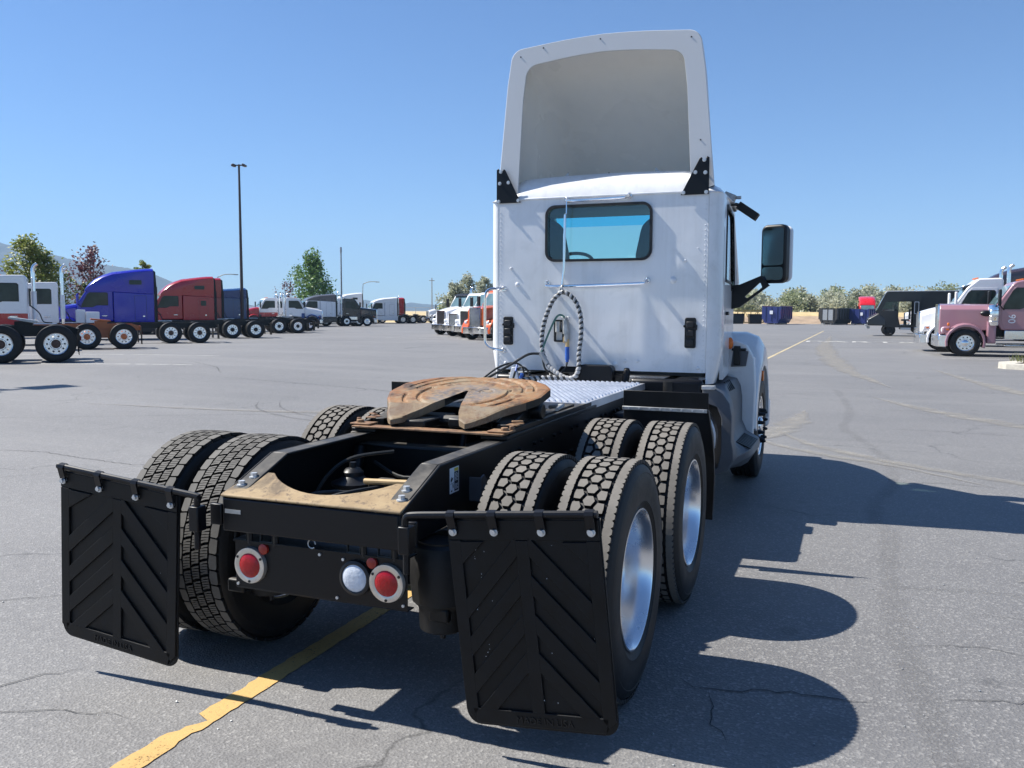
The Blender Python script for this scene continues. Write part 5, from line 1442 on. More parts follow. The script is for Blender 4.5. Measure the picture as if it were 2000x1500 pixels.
        for sd in (1, -1):
            mk(MB().box(*sorted((sd * (w - .02), sd * (w + .03))), bk - .16, bk - .004, 1.0, 2.9 if roof == 'high' else 2.6).prism([(bk - .16, 2.5), (bk - .004, 2.5), (bk - .004, top - .12), (bk - .10, top - .2)], 'x', sd * (w - .1), sd * (w - .06)), 'side_extender', M['plastic'])
            if roof == 'high': mk(MB().prism(rrect(bk + .62, bk + 1.25, 3.02, 3.26, .05), 'x', sd * (w + .004) - .03, sd * (w + .004) + .03), 'sleeper_window', M['darkglass'])
            if s.get('bunkwin'):
                b_ = mk(MB().plate(rrect(bk + .48, bk + .92, 1.88, 2.30, .07), [rrect(bk + .52, bk + .88, 1.92, 2.26, .05)], 'x', sd * (w + .004), .02), 'bunk_window_frame', body, .004)
                mk(MB().prism(rrect(bk + .52, bk + .88, 1.92, 2.26, .05), 'x', sd * (w + .002), sd * (w + .006)), 'bunk_window', M['darkglass'], par=b_)
            sl_ = mk(MB().plate([(bk + .40, 1.02), (bk + 1.0, 1.02), (bk + 1.0, 2.42), (bk + .40, 2.42)], [[(bk + .412, 1.032), (bk + .988, 1.032), (bk + .988, 2.408), (bk + .412, 2.408)]], 'x', sd * w, .006), 'locker_seam', M['plastic'], smooth=0)
            mk(MB().box(*sorted((sd * w, sd * (w + .02))), bk + .5, bk + .6, 1.25, 1.32), 'locker_latch', M['chrome'])
            mk(MB().box(*sorted((sd * .9, sd * (w - .02))), bk - .1, cf, .38, .955), 'chassis_skirt', s.get('skirt', body), .03)
    # bonnet, wings, grille, bumper, headlamps
    hz0 = 1.94; flat = s.get('flatnose', False); gh = s.get('gtop', 1.58)
    rings = []
    for t in (0, .35, .7, 1.0):
        yy = cf + .30 + (nose - cf - .30) * t
        h_ = .88 + ((.62 if not flat else .66) - .88) * t ** 1.3
        z1 = hz0 + (gh - hz0) * (t ** (1.5 if not flat else 1.0)); z0_ = 1.02 - .2 * t
        rings.append([(-h_, yy, z0_), (h_, yy, z0_), (h_, yy, z1 - .18), (h_ - .12, yy, z1 - .03), (h_ * .35, yy, z1 + .03), (-h_ * .35, yy, z1 + .03), (-h_ + .12, yy, z1 - .03), (-h_, yy, z1 - .18)])
    hd = mk(MB().ring_loft(rings), 'hood', s.get('hood', body), .03, seg=3)
    for sd in (1, -1):
        rr = []
        for a in range(196, -17, -16):
            ca, sa = cos(R(a)), sin(R(a))
            ro, ri = .70, .60
            xo = 1.20
            rr.append([(sd * .62, wb + ro * ca, .52 + ro * sa * 1.06), (sd * (xo - .12), wb + ro * ca, .52 + ro * sa * 1.06), (sd * xo, wb + (ro - .03) * ca, .52 + (ro - .05) * sa * 1.06), (sd * xo, wb + ri * ca, .52 + ri * sa), (sd * .62, wb + ri * ca, .52 + ri * sa)])
        mk(MB().ring_loft(rr), 'fender', s.get('fender', body), .012)
        mk(MB().box(*sorted((sd * .70, sd * 1.08)), wb - 1.02, wb - .72, .50, 1.35), 'fender_skirt', s.get('fender', body), .05)
        hl_ = mk(MB().box(*sorted((sd * .72, sd * 1.08)), nose - .36, nose - .06, .86, 1.12), 'headlight_housing', s.get('fender', body), .06)
        mk(MB().ball((sd * .92, nose - .08, .99), .13, .05, .10), 'headlight', M['clear_lens'], par=hl_)
        mk(MB().box(*sorted((sd * 1.02, sd * 1.10)), nose - .30, nose - .20, .98, 1.04), 'turn_signal', M['amber'], par=hl_)
    gw = s.get('gw', .46)
    g = mk(MB().plate(rrect(-gw, gw, .74, gh + .02, .06), [rrect(-gw + .05, gw - .05, .79, gh - .04, .04)], 'y', nose + .03, .06), 'grille_frame', M['chrome'] if s.get('chrome', True) else body, .012)
    gb = mk(MB().box(-gw + .05, gw - .05, nose + .005, nose + .02, .79, gh - .04), 'grille', s.get('grille', M['galv']), par=g)
    for i in range(s.get('bars', 7)):
        xx = -gw + .05 + (2 * gw - .1) * (i + .5) / s.get('bars', 7)
        mk(MB().box(xx - .016, xx + .016, nose + .0, nose + .045, .79, gh - .04), 'grille_bar', s.get('barmat', M['galv']), par=g)
    mk(MB().prism([(-1.16, nose - .22), (-1.05, nose + .04), (-.8, nose + .14), (.8, nose + .14), (1.05, nose + .04), (1.16, nose - .22), (1.0, nose - .22), (-1.0, nose - .22)], 'z', .36, s.get('btop', .73)), 'bumper', s.get('bumper', M['chrome']), .02)
    if s.get('bumperholes', True):
        for xx in (-.38, .38): mk(MB().cyl((xx, nose + .10, .60), (xx, nose + .146, .60), .05, n=12), 'tow_hole', M['plastic'])
    # exhausts, air cleaners
    for sx, h_, kind in s.get('stacks', []):
        yy = bk - .17
        pts = [(sx, yy, .9), (sx, yy, h_ - .35), (sx, yy, h_ - .16), (sx, yy - .05, h_ - .04), (sx, yy - .16, h_ + .05)]
        st_ = mk(MB().tube(pts, [.075, .075, .07, .07, .07], 14, caps=False), 'exhaust_stack', M['chrome'])
        mk(MB().cyl((sx, yy, 1.2), (sx, yy, 2.3), .105, n=16), 'heat_shield', M['alu_dull'], par=st_)
    if s.get('cleaner'):
        for sd in (1, -1):
            c_ = mk(MB().lathe([(1.15, .05), (1.17, .17), (1.22, .19), (1.85, .19), (1.92, .17), (1.94, .08)], (sd * 1.0, cf + .38, 0), 'z', 20), 'air_cleaner', M['chrome'])
            for zz_ in (1.32, 1.52, 1.72): mk(MB().lathe([(zz_ - .015, .192), (zz_, .20), (zz_ + .015, .192)], (sd * 1.0, cf + .38, 0), 'z', 20), 'cleaner_band', M['chrome'], par=c_)
            mk(MB().ball((sd * 1.02, cf + .62, 1.62), .12, .22, .12), 'intake', M['black_clean'], par=c_)
    # clutter behind the cab
    if s.get('deck', True): mk(MB().box(-.5, .5, bk - .95, bk - .02, 1.0, 1.03), 'deck_plate', M['alu_dull'])
    mk(MB().tube(ease([(.1, bk - .03, 1.75), (.05, bk - .35, 1.45), (-.1, bk - .5, 1.1), (-.2, bk - .8, 1.05)], 5), .025, 6), 'air_hose', M['hose_black'])
    return root

LROW = 'trucks parked in the left row'
H = 229
parked('bare black tractor chassis nearest at the left edge, big aluminium wheels with rusty brown hubs', -19.65, 14.1, H, dict(col=WHITE, low=RED, cb=3.4, hub='brown', tail=-1.25, tilt=9, visor=M['plastic'], wb=6.0), LROW)
parked('white day cab with red lower doors on an orange chassis', -26.26, 22.9, H, dict(col=WHITE, low=RED, frame=RUSTO, cb=2.65, hub='orange', stacks=[(.92, 3.35, 1)], tail=-1.35, fwmat=RUSTO, visor=M['plastic']), LROW)
tb = parked('plain white day cab with tall chrome exhaust stack and long bare black frame', -29.2, 30.5, H, dict(col=WHITE, cb=5.45, wb=7.9, hub='brown', stacks=[(-.95, 3.62, 1), (.95, 3.5, 1)], tail=-1.6, fifth=False), LROW)
for x0, x1, y0, y1, z1 in ((-.55, .35, 4.35, 4.75, 1.62), (-.7, .4, 3.75, 4.33, 1.52)):
    MB().box(x0, x1, y0, y1, 1.005, z1).build('equipment_box', M['sticker'], tb, bevel=.02)
parked('royal blue high-roof sleeper truck with long black chassis', -31.8, 38.1, H, dict(col=BLUE, cb=6.85, sl=2.05, wb=9.2, roof='high', hub='black', tail=-1.6, mirror=BLUE, chrome=False, skirt=BLACK, fifth=False), LROW)
parked('dark red high-roof sleeper truck with small bunk window', -36.15, 48.3, H, dict(col=MAROON, cb=7.0, sl=2.0, wb=9.35, roof='high', hub='black', tail=-1.9, bunkwin=True, skirt=BLACK), LROW)
parked('second dark red sleeper, almost hidden behind the first, only its roof edge showing', -37.6, 50.6, H, dict(col=MAROON, cb=6.85, sl=1.95, wb=9.2, roof='high', hub='black', skirt=BLACK), LROW)
parked('navy blue flat-roof sleeper truck beside the dark red ones', -39.55, 54.5, H, dict(col=NAVY, cb=5.9, sl=1.8, wb=8.2, roof='mid', hub='chrome', tail=-1.5, skirt=BLACK), LROW)
parked('white day cab with red hood and red lower doors behind the navy sleeper', -50.4, 71.1, H, dict(col=WHITE, low=RED, fender=RED, hood=RED, cb=3.0, hub='brown', stacks=[(-.95, 3.2, 1), (.95, 3.2, 1)]), LROW)
parked('white day cab with twin exhaust stacks behind the blue-fendered truck', -53.0, 74.8, H, dict(col=WHITE, cb=2.4, hub='brown', stacks=[(.95, 3.3, 1), (-.95, 3.3, 1)]), LROW)
parked('white day cab with blue front fender, nose pointing right', -52.2, 66.7, 33, dict(col=WHITE, fender=pm('blue fender', (.01, .05, .20)), cb=2.2, wb=4.7, hub='chrome', stacks=[(.95, 3.3, 1)], fifth=False), LROW)
parked('dark grey roofed sleeper truck with white doors behind the black truck', -47.5, 74.9, H, dict(col=WHITE, roofcol=GREYP, cb=3.4, sl=1.6, roof='mid', hub='black', stacks=[(-.95, 3.5, 1)], skirt=BLACK), LROW)
parked('white high-roof sleeper truck with black window above the black truck', -57.1, 94.5, H, dict(col=WHITE, cb=3.1, sl=2.0, roof='high', hub='black', skirt=BLACK), LROW)
parked('black day cab work truck with chrome battery boxes, nose pointing right', -50.1, 73.3, 30, dict(col=BLACK, cb=2.4, wb=4.9, hub='chrome', step=M['chrome'], flatnose=True, gtop=1.75, stacks=[(.95, 3.2, 1)], fifth=False), LROW)
parked('white sleeper truck with swept hood at the far end of the left row', -51.6, 94.6, 225, dict(col=WHITE, cb=3.0, sl=1.6, roof='mid', hub='chrome', stacks=[(-.95, 3.4, 1)], skirt=WHITE), LROW)
parked('red truck mostly hidden behind the white swept-hood sleeper', -52.3, 98.9, 225, dict(col=RED, cb=2.6, sl=.6, roof='mid', hub='chrome'), LROW)
parked('small white day cab at the far end beside the thin utility pole', -45.6, 100.8, 225, dict(col=WHITE, cb=2.3, hub='chrome', stacks=[(-.95, 3.0, 1)]), LROW)
parked('white truck whose cab top peeks out between the black truck and the far white sleeper', -54.0, 87.5, 224, dict(col=WHITE, cb=2.6, hub='chrome', stacks=[(.95, 3.1, 1), (-.95, 3.1, 1)]), LROW)

MROW = 'trucks nosed out beside the white cab'
parked('white truck with dark grille, leftmost of the noses beside the white cab', -21.76, 54.48, 246, dict(rz=2.72, col=WHITE, cb=2.3, wb=4.9, over=.8, hub='black', visor=M['plastic'], barmat=GREYP, grille=M['plastic'], gw=.40, gtop=1.62, stacks=[(.95, 3.3, 1)]), MROW)
parked('white truck with silver two-part grille, second of the noses beside the white cab', -19.60, 51.89, 246, dict(rz=2.72, col=WHITE, cb=2.3, wb=4.9, over=.8, hub='black', gw=.42, gtop=1.45), MROW)
parked('white truck with dark grille standing right behind the orange truck', -17.51, 49.15, 246, dict(rz=2.72, col=WHITE, cb=2.3, wb=4.9, over=.8, hub='black', barmat=GREYP, grille=M['plastic'], gw=.42, gtop=1.62), MROW)
parked('orange truck with split chrome grille half hidden by the white cab', -15.49, 45.85, 246, dict(col=ORANGE, cb=2.4, wb=4.9, over=.65, hub='black', flatnose=True, gtop=1.82, gw=.46, bars=12, barmat=M['chrome'], stacks=[(.95, 3.5, 1), (-.95, 3.5, 1)], cleaner=True), MROW)

RROW = 'trucks parked in the right row'
mv = parked('mauve long-nose truck at the right edge with chrome air cleaner', 11.45, 33.9, 180.5, dict(col=MAUVE, cb=2.75, roof='day', wb=5.55, over=.85, hub='chrome', flatnose=True, gtop=1.95, gw=.5, cleaner=True, step=M['chrome'], tanks=True, btop=.80), RROW)
vs, fs = text_fill('06', .34, .004)
MB().add([(-1.016 - z, 4.02 + y * 1.0, 1.42 + x) for x, y, z in vs], fs).build('door_number', M['sticker'], mv, smooth=0)
MB().box(-1.20, -1.10, 6.1, 6.18, 1.15, 1.26).build('fender_lamp', M['amber'], mv, bevel=.02)
parked('white truck with big curved hood behind the mauve one, chrome bumper', 10.14, 37.75, 180.5, dict(col=WHITE, cb=2.5, wb=4.6, over=.9, hub='chrome', gtop=1.66, visor=M['plastic'], mirror=WHITE, highcab=True, stacks=[(-.95, 3.55, 1), (.95, 3.55, 1)]), RROW)
parked('dark plum sleeper with curved shiny roof above the white cab at right', 12.05, 44.7, 180.5, dict(col=PLUMP, cb=3.2, sl=1.8, roof='high', hub='chrome'), RROW)
parked('black cab truck between the step van and the white cab', 11.8, 54.9, 180.5, dict(col=BLACK, cb=2.4, wb=5.2, hub='chrome', stacks=[(.95, 3.1, 1)]), RROW)
parked('white truck visible through the open door of the black step van', 12.2, 69.5, 180.5, dict(col=WHITE, cb=2.8, wb=5.6, hub='chrome', stacks=[(.9, 3.6, 1), (-.9, 3.6, 1)]), RROW)
parked('bright red sleeper truck far off behind the blue and grey dumpsters', 3.6, 133.5, 272, dict(col=BRIGHTRED, cb=2.8, sl=1.8, roof='high', hub='chrome'), RROW)

# ---- black step van
VX, VY = 5.05, 62.7
van = empty('step_van', (VX, VY, gz(VX)), R(180.5 - 90))
tag(van, 'black step van with open side door and bare front bumper', 'van')
BV = pm('step van black', (.010, .010, .011), .4, .3)
hw = 1.12
sidev = [(-5.6, .62), (1.0, .62), (1.0, .95), (1.1, 1.25), (1.55, 1.62), (1.62, 1.75), (1.02, 2.98), (.85, 3.08), (-5.6, 3.08)]
dr = [(-.72, .78), (.10, .78), (.22, 1.3), (.22, 2.40), (-.72, 2.40)]
wn_ = [(.30, 1.75), (1.30, 1.75), (1.02, 2.38), (.30, 2.38)]
for sd in (1, -1):
    MB().plate(sidev, [dr, wn_], 'x', sd * hw, .05).build('side_wall', BV, van, smooth=0)
    MB().plate([(-1.08, .8), (-.73, .8), (-.73, 2.44), (-1.08, 2.44)], [rrect(-1.04, -.77, 1.55, 2.36, .04)], 'x', sd * (hw + .05), .03).build('sliding_door', BV, van, smooth=0)
    MB().plate(rrect(-1.05, -.76, 1.54, 2.37, .05), [rrect(-1.02, -.79, 1.57, 2.34, .04)], 'x', sd * (hw + .07), .015).build('door_window_frame', M['alu_dull'], van, smooth=0)
    MB().box(*sorted((sd * (hw + .026), sd * (hw + .04))), -1.20, -1.17, .7, 3.0).build('body_rib', M['plastic'], van)
    MB().box(*sorted((sd * (hw + .03), sd * (hw + .045))), -2.2, -1.25, 1.10, 1.14).build('yellow_strip', M['yellow_print'], van)
    MB().plate(wn_, [], 'x', sd * hw, .006).build('side_window', M['side_glass'], van, smooth=0)
    w = wheel(van, sd * .98, .78, sd, ME_T['rib'], None, HUBS['black'], z=.42); w.scale = (.9, .82, .82)
    MB().lathe([(.09, .30), (.05, .27), (.05, 0)], n=20).build('rim', M['plastic'], w)
    w = wheel(van, sd * .95, -3.3, sd, ME_T['rib'], ME_RIM['far'], None, z=.42); w.scale = (.9, .82, .82)
    MB().box(*sorted((sd * .75, sd * 1.1)), -.6, .05, .45, .78).build('step_well', M['alu_dull'], van, bevel=.02)
MB().box(-hw, hw, -5.62, -5.56, .62, 3.08).build('rear_wall', BV, van, smooth=0)
MB().box(-hw - .02, hw + .02, -5.62, .98, 3.07, 3.12).build('roof', M['alu_dull'], van, bevel=.02)
MB().box(-hw, hw, -5.6, .9, .60, .66).build('floor', M['plastic'], van)
MB().box(-hw, hw, -1.35, -1.30, .66, 3.05).build('bulkhead', BV, van) if False else None
rings = []
for t, yf, zt in ((0, 1.0, 1.60), (.5, 1.55, 1.58), (1, 2.15, 1.25)):
    rings.append([(-hw + .1 * t, yf, .72), (hw - .1 * t, yf, .72), (hw - .1 * t, yf, zt - .12), (hw - .3 * t, yf, zt), (-hw + .3 * t, yf, zt), (-hw + .1 * t, yf, zt - .12)])
MB().ring_loft(rings).build('hood', BV, van, bevel=.03)
MB().add([(-hw + .03, 1.64, 1.74), (hw - .03, 1.64, 1.74), (hw - .03, 1.06, 2.94), (-hw + .03, 1.06, 2.94)], [(0, 1, 2, 3)]).build('windshield', M['side_glass'], van, smooth=0, recalc=False)
for sd in (1, -1): MB().tube([(sd * (hw - .02), 1.62, 1.70), (sd * (hw - .02), 1.03, 2.98)], .035, 6).build('windshield_pillar', M['plastic'], van)
MB().box(-hw, hw, .98, 1.06, 2.92, 3.05).build('header', M['alu_dull'], van, bevel=.02)
MB().box(-.85, .85, 2.15, 2.32, .70, .78).box(-.5, .5, 2.0, 2.2, .5, .66).build('bumper_mount', M['galv'], van, bevel=.01)
MB().box(-.7, .7, 2.13, 2.18, .85, 1.15).build('grille', M['plastic'], van, bevel=.01)
for sd in (1, -1): MB().ball((sd * .82, 2.12, 1.0), .10, .06, .10).build('headlight', M['clear_lens'], van)
s = MB().box(-.75, -.30, -.5, .0, 1.05, 1.18).box(-.75, -.30, -.58, -.46, 1.15, 1.85).box(-.6, -.45, -.35, -.15, .66, 1.05)
s.build('driver_seat', M['seat'], van, bevel=.04)
MB().tube([(-.52 + .2 * cos(a), .45 + .1 * sin(a), 1.5 + .17 * sin(a)) for a in [i * .3 for i in range(22)]], .018, 6).build('steering_wheel', M['plastic'], van)
MB().box(-hw + .05, hw - .05, .7, 1.2, 1.0, 1.55).build('dashboard', M['plastic'], van, bevel=.05)

# ---- roll-off dumpsters
def dumpster(label, x, y, head, col, L, hgt, group):
    root = empty('dumpster', (x, y, gz(x, y)), R(head))
    tag(root, label, 'dumpster', group)
    hw = 1.15
    sec = [(-hw + .32, .18), (hw - .32, .18), (hw, .75), (hw, hgt), (-hw, hgt), (-hw, .75)]
    shell = [(-hw + .32, .18), (hw - .32, .18), (hw, .75), (hw, hgt), (hw - .05, hgt), (hw - .05, .77), (hw - .34, .23), (-hw + .34, .23), (-hw + .05, .77), (-hw + .05, hgt), (-hw, hgt), (-hw, .75)]
    MB().prism(shell, 'x', -L / 2, L / 2).xf(Matrix.Identity(4)).build('container', col, root, smooth=0)
    for sx in (-1, 1):
        MB().prism(sec, 'x', sx * L / 2, sx * (L / 2 + .06)).build('end_gate', col, root, smooth=0)
        mb = MB()
        for yy in (-.75, 0, .75): mb.box(*sorted((sx * (L / 2 + .06), sx * (L / 2 + .13))), yy - .05, yy + .05, .5, hgt)
        mb.build('gate_ribs', col, root, smooth=0)
    for sd in (1, -1):
        n = int(L / .75)
        for i in range(n + 1):
            xx = -L / 2 + L * i / n
            MB().box(xx - .05, xx + .05, *sorted((sd * hw, sd * (hw + .09))), .72, hgt).build('side_rib', col, root, smooth=0)
        MB().box(-L / 2, L / 2, *sorted((sd * (hw - .03), sd * (hw + .10))), hgt + .002, hgt + .10).build('top_rail', col, root, smooth=0)
        MB().box(-L / 2, L / 2, *sorted((sd * .35, sd * .48)), .04, .178).build('skid', M['galv'], root, smooth=0)
        for xx in (-L / 2 + .3, L / 2 - .3): MB().cyl((xx, sd * .5, .14), (xx, sd * .65, .14), .12, n=12).build('roller', M['galv'], root)
    return root
DG = 'dumpsters at the far edge of the lot'
DB = pm('dumpster blue', (.016, .028, .15), .45, .2); DK = pm('dumpster dark', (.03, .028, .026), .6, .1)
o = dumpster('blue dumpster standing alone beside the door mirror', -7.4, 115.0, 76, DB, 4.6, 2.30, DG)
MB().box(-2.52, -2.44, -.25, .15, 1.35, 1.80).build('label_plate', M['sticker'], o)
dumpster('black dumpster with pale grey end in the middle of the row', -.2, 117.5, 68, DK, 5.0, 2.05, DG)
MB().box(-2.60, -2.572, -.68, .68, .6, 1.95).build('pale_end_panel', M['galv'], [q for q in bpy.data.objects if q.name.startswith('dumpster') and q.type == 'EMPTY'][-1])
o = dumpster('blue dumpster in front of the bright red truck', 3.4, 120.5, 72, DB, 5.0, 2.0, DG)
MB().box(-2.72, -2.64, -.5, -.2, 1.2, 1.6).build('label_plate', M['sticker'], o)
# yellow lattice rack and odds and ends near it
g = empty('yellow_rack', (-11.6, 118.6, 0), R(21))
tag(g, 'yellow steel lattice rack holding dark bins, left of the lone blue dumpster', 'rack')
YEL = pm('rack yellow', (.55, .36, .10), .6, .1)
for z in (1.85, .2): MB().box(-2.3, 2.3, -.06, .06, z - .07, z + .07).build('rail', YEL, g)
for i in range(6): MB().box(-2.3 + i * .9, -2.2 + i * .9, -.05, .05, .27, 1.78).build('upright', YEL, g)
for i in range(5):
    a, b = (-2.22 + i * .9, -1.42 + i * .9)
    MB().tube([(a, -.02, .3 if i % 2 else 1.75), (b, -.02, 1.75 if i % 2 else .3)], .04, 5).build('brace', YEL, g)
for i, (lat, w, h_, m, lab) in enumerate([(30.6, 1.5, 1.35, M['sticker'], 'white tilted bin beside the yellow rack'), (33.0, 2.0, 1.3, M['plastic'], 'dark bin under the yellow rack, left one'), (35.6, 1.8, 1.25, M['plastic'], 'dark bin under the yellow rack, right one')]):
    x, y = place(lat - 2.2, 117.2 + (1.6 if i else 0))
    b = empty('storage_bin', (x, y, 0), R(21)); tag(b, lab, 'bin', 'bins by the yellow rack')
    MB().prism([(-w / 2 + .12, 0), (w / 2 - .12, 0), (w / 2, h_), (-w / 2, h_)], 'y', -.5, .5).build('tub', m, b, bevel=.03)
    MB().box(-w / 2 - .05, w / 2 + .05, -.55, .55, h_ + .002, h_ + .09).build('lid', M['grey'] if i == 0 else m, b, bevel=.02)
for i in range(6):
    x, y = place(43.0 + i * 1.35, 118.6 + (i % 2) * .4)
    b = tag(MB().prism([(-.38, 0), (.38, 0), (.38, .3), (.22, .5), (.16, 1.25), (-.16, 1.25), (-.22, .5), (-.38, .3)], 'x', -.5, .5).build('concrete_barrier', M['concrete'] if i % 2 else M['galv'], bevel=.02), 'short pale barrier block standing between the dumpsters at the far edge', 'barrier', 'barrier blocks between the dumpsters')
    b.location = (x, y, 0); b.rotation_euler = (0, 0, R(60 + i * 13))
# ---- poles
def lot_light(label, x, y, h, spread=.9, heads=2, rz=0, group=None):
    p = empty('light_pole', (x, y, gz(x, y)), rz); tag(p, label, 'light pole', group)
    MB().cyl((0, 0, .6), (0, 0, h), .13, .075, 12).build('pole_shaft', M['pole'], p)
    MB().cyl((0, 0, 0), (0, 0, .8), .3, n=16).build('pole_base', M['concrete'], p)
    for i in range(heads):
        s = 1 if i == 0 else -1
        MB().box(*sorted((s * .05, s * .3)), -.04, .04, h - .10, h - .02).build('arm', M['pole'], p)
        MB().prism([(s * .30, h - .16), (s * (.3 + spread), h - .16), (s * (.3 + spread), h - .02), (s * .38, h + .04), (s * .30, h + .02)], 'y', -.26, .26).build('lamp_head', M['pole'], p, bevel=.02)
    return p
lot_light('tall brown double-headed light pole behind the left row', -41.6, 50.4, 12.6, .22, 2, R(20))
lot_light('light pole standing out of view on the left, its shadow on the asphalt', -23.0, 7.0, 11.6, .95, 2, R(80))
p = empty('light_pole', (-50.6, 78.2, .05)); tag(p, 'tall grey bare-topped pole right of the cottonwood tree', 'light pole')
MB().cyl((0, 0, 0), (0, 0, 8.4), .11, .07, 10).build('pole_shaft', M['pole_grey'], p); MB().cyl((0, 0, 7.9), (0, 0, 8.5), .10, n=10).build('pole_cap', M['pole_grey'], p)
p = empty('utility_pole', (-89.2, 176.2, 0)); tag(p, 'thin utility pole far off left of the white cab', 'utility pole')
MB().cyl((0, 0, 0), (0, 0, 9.2), .15, .1, 8).build('pole_shaft', M['pole_grey'], p); MB().box(-.7, .7, -.06, .06, 8.5, 8.65).build('cross_arm', M['pole_grey'], p)
for (x, y), lab in (((-81, 94), 'pale curved street light behind the navy sleeper'), ((-77.6, 126.9), 'pale curved street light right of the grey pole')):
    p = empty('street_light', (x, y, 0), R(21)); tag(p, lab, 'street light', 'curved street lights')
    MB().tube(ease([(0, 0, 0), (0, 0, 5.6), (.35, 0, 6.3), (1.2, 0, 6.6), (2.6, 0, 6.6)], 5), .06, 6).build('pole_shaft', M['pole_grey'], p)
    MB().box(2.3, 2.9, -.1, .1, 6.5, 6.62).build('lamp_head', M['pole_grey'], p)
# far industrial shed
b = empty('far_shed', (-98, 215, 0), R(21)); tag(b, 'small brown far-off shed on the horizon beyond the left row', 'building')
MB().box(-5, 5, -3, 3, 0, 4.0).build('wall', dull('shed wall', (.25, .17, .14), .9), b); MB().box(-5.2, 5.2, -3.2, 3.2, 4.002, 4.4).build('roof', M['galv'], b)
for i in range(3): MB().box(-3.6 + i * 2.8, -2.2 + i * 2.8, -3.05, -3.004, 1.4, 3).build('window', M['darkglass'], b)
# chain-link fence on the far left
f = empty('chain_fence', (-86, 134, 0), R(28)); tag(f, 'low chain-link fence far off beside the small white day cab', 'fence')
for i in range(16): MB().cyl((-18 + i * 2.6, 0, 0), (-18 + i * 2.6, 0, 2.2), .04, n=6).build('post', M['galv'], f)
MB().cyl((-18, 0, 2.2), (21, 0, 2.2), .03, n=6).build('top_rail', M['galv'], f)

# ---- trees
def tree(name, label, x, y, h, w, mat, blobs, n, leaf=.2, trunk=.16, group=None, seed=1, base=.22, aspect=1.0):
    rg = random.Random(seed)
    root = empty(name, (x, y, 0 if x > -45 or y > 50 else .12), rg.uniform(0, 6)); tag(root, label, 'tree', group)
    tr = MB(); tr.tube([(0, 0, 0), (rg.uniform(-.1, .1), rg.uniform(-.1, .1), h * .35), (rg.uniform(-.2, .2), rg.uniform(-.2, .2), h * .75)], [trunk, trunk * .75, trunk * .25], 8)
    cents = []
    for k in range(blobs):
        a = rg.uniform(0, 2 * pi); t = (k + .5) / blobs
        zc = h * (base + (1 - base - .06) * t)
        rad = w / 2 * (1 - .75 * abs(t - .32) ** 1.3 * 1.6) * rg.uniform(.25, .85)
        rad = max(rad, .1)
        c = Vector((cos(a) * rad, sin(a) * rad, zc)); r = w * rg.uniform(.14, .23) * (1 - .45 * t)
        cents.append((c, r))
        st = Vector((0, 0, max(.2, zc - rad * 1.1 - .3)))
        tr.tube([st, st.lerp(c, .5) + Vector((0, 0, .1)), c], [trunk * .35, trunk * .2, trunk * .07], 5)
    tr.build('trunk', M['bark'], root)
    cr = MB()
    for i in range(n):
        c, r = cents[int(rg.random() ** 1.1 * len(cents)) % len(cents)]
        d = Vector((rg.gauss(0, 1), rg.gauss(0, 1), rg.gauss(0, 1))).normalized() * r * (rg.random() ** .45) * rg.choice((1, 1, 1, 1.35))
        d.z *= aspect
        p = c + d
        s = leaf * rg.uniform(.55, 1.3)
        u = Vector((rg.gauss(0, 1), rg.gauss(0, 1), rg.gauss(0, .8))).normalized(); v = u.orthogonal().normalized() if rg.random() < .5 else u.cross(Vector((rg.random(), rg.random(), 1))).normalized()
        cr.add([p - u * s * .5, p + v * s * .32, p + u * s * .5, p - v * s * .32], [(0, 1, 2, 3)])
    cr.build('crown', mat, root, smooth=0, recalc=False)
    return root
tree('leafy_tree', 'rounded green tree behind the white cabs at left', -46.9, 36.5, 6.2, 4.9, M['leaf_green'], 46, 6500, .22, .17, seed=3, base=.2, aspect=1.1)
tree('plum_tree', 'tall open dark purple plum tree right of the green tree', -47.4, 41.7, 5.9, 4.0, M['leaf_plum'], 26, 1900, .22, .11, seed=8, base=.3, aspect=1.6)
tree('plum_tree', 'dark purple plum tree cut off by the left edge', -44.6, 31.6, 5.0, 3.6, M['leaf_plum'], 26, 2600, .22, .11, seed=5, base=.25)
tree('shrub', 'dark green shrub between the exhaust stack and blue sleeper', -45.5, 40.0, 3.4, 3.0, M['leaf_dark'], 20, 2600, .2, .1, seed=6, base=.1)
tree('small_tree', 'green treetop just showing over the blue sleeper roof', -51.5, 50.5, 5.8, 2.6, M['leaf_green'], 16, 1500, .24, .12, seed=7)
tree('cottonwood_tree', 'bright green cottonwood with upright branches behind the far trucks', -59.6, 85.6, 8.6, 6.0, M['leaf_cotton'], 44, 5200, .34, .2, seed=17, base=.2, aspect=1.9)
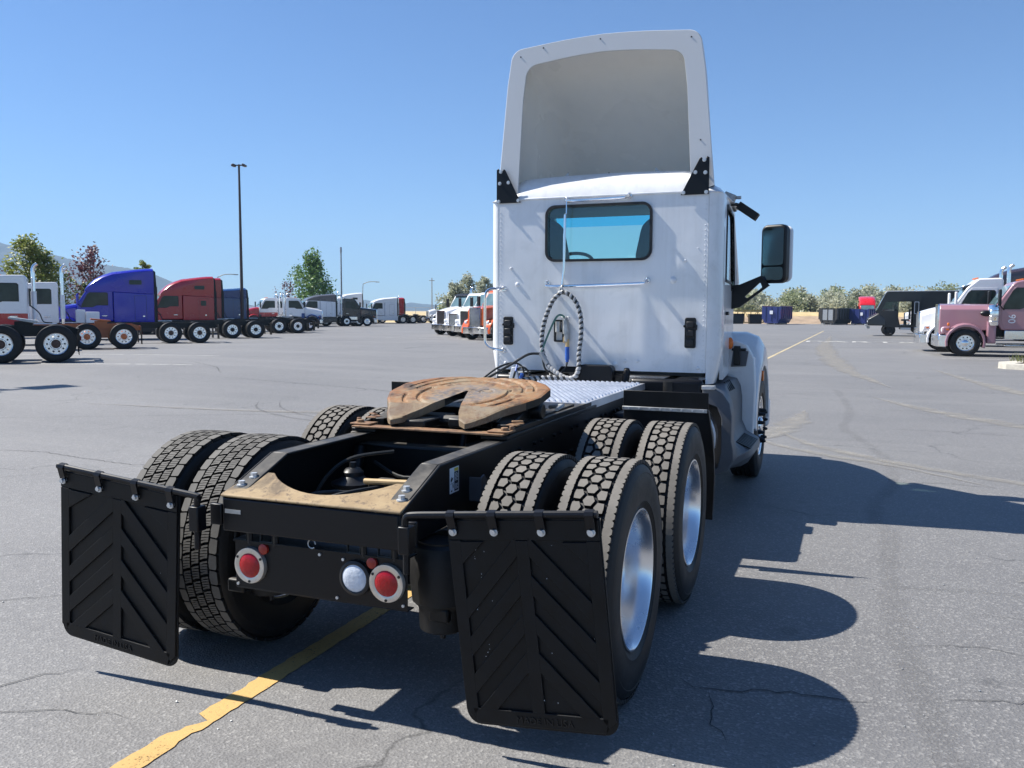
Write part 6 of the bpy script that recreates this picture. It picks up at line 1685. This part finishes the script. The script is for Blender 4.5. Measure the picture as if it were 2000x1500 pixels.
tree('plum_tree', 'thin sparse purple tree left of the cottonwood', -57.6, 77.6, 4.9, 3.6, M['leaf_plum'], 14, 420, .24, .09, seed=10, base=.45, aspect=1.3)
for i, (lat, d, h, w) in enumerate([(-6.6, 98, 4.9, 4.6), (-5.2, 100, 6.0, 4.4), (-3.2, 96, 5.6, 4.0), (-7.9, 108, 3.6, 3.2)]):
    x, y = place(lat, d)
    tree('olive_tree', ['grey-green bushy tree behind the white truck noses', 'tallest grey-green tree behind the white truck noses', 'grey-green tree right beside the white cab handle', 'low bush at the left end of the trees behind the white noses'][i], x, y, h, w, M['leaf_olive'] if i < 3 else M['leaf_green'], 26, 2600, .30, .14, 'grey-green trees behind the middle trucks', 30 + i, .1)
rg = random.Random(78)
for i in range(26):
    x, y = place(41 + i * 3.7 + rg.uniform(-1, 1), 160 + rg.uniform(-2, 2))
    tree('olive_bush', 'low silvery bush filling the gaps at the foot of the trees beyond the bank', x, y, rg.uniform(3.4, 4.8), rg.uniform(7, 10), M['leaf_olive'] if i % 3 else M['leaf_sage'], 26, 1300, .5, .1, 'low bushes beyond the dry bank', 300 + i, .0)
rg = random.Random(77)
for i in range(40):
    lat = 40 + i * 2.35 + rg.uniform(-.8, .8); d = 166 + (i % 3) * 7 + rg.uniform(-3, 3)
    h = rg.uniform(5.0, 6.8); w = rg.uniform(8.5, 13)
    if i in (26, 27, 28): h = 7.6
    if i in (33, 34, 35): h = 8.4
    x, y = place(lat, d)
    tree('olive_tree', {0: 'silvery tree just right of the white cab, first of the row beyond the bank', 34: 'tallest silvery tree, above the rear of the black step van', 22: 'silvery tree directly behind the bright red sleeper', 27: 'broad silvery tree rising over the windshield of the black step van', 4: 'silvery tree seen under the door mirror arm', 9: 'silvery tree directly behind the lone blue dumpster', 15: 'silvery tree behind the gap between the dumpsters'}.get(i, 'silvery grey-green bushy tree in the row beyond the dry bank'), x, y, h, w, M['leaf_olive'] if i % 4 != 2 else M['leaf_sage'], 34, 2500, .55, .2, 'silvery trees beyond the dry bank', 100 + i, .0)
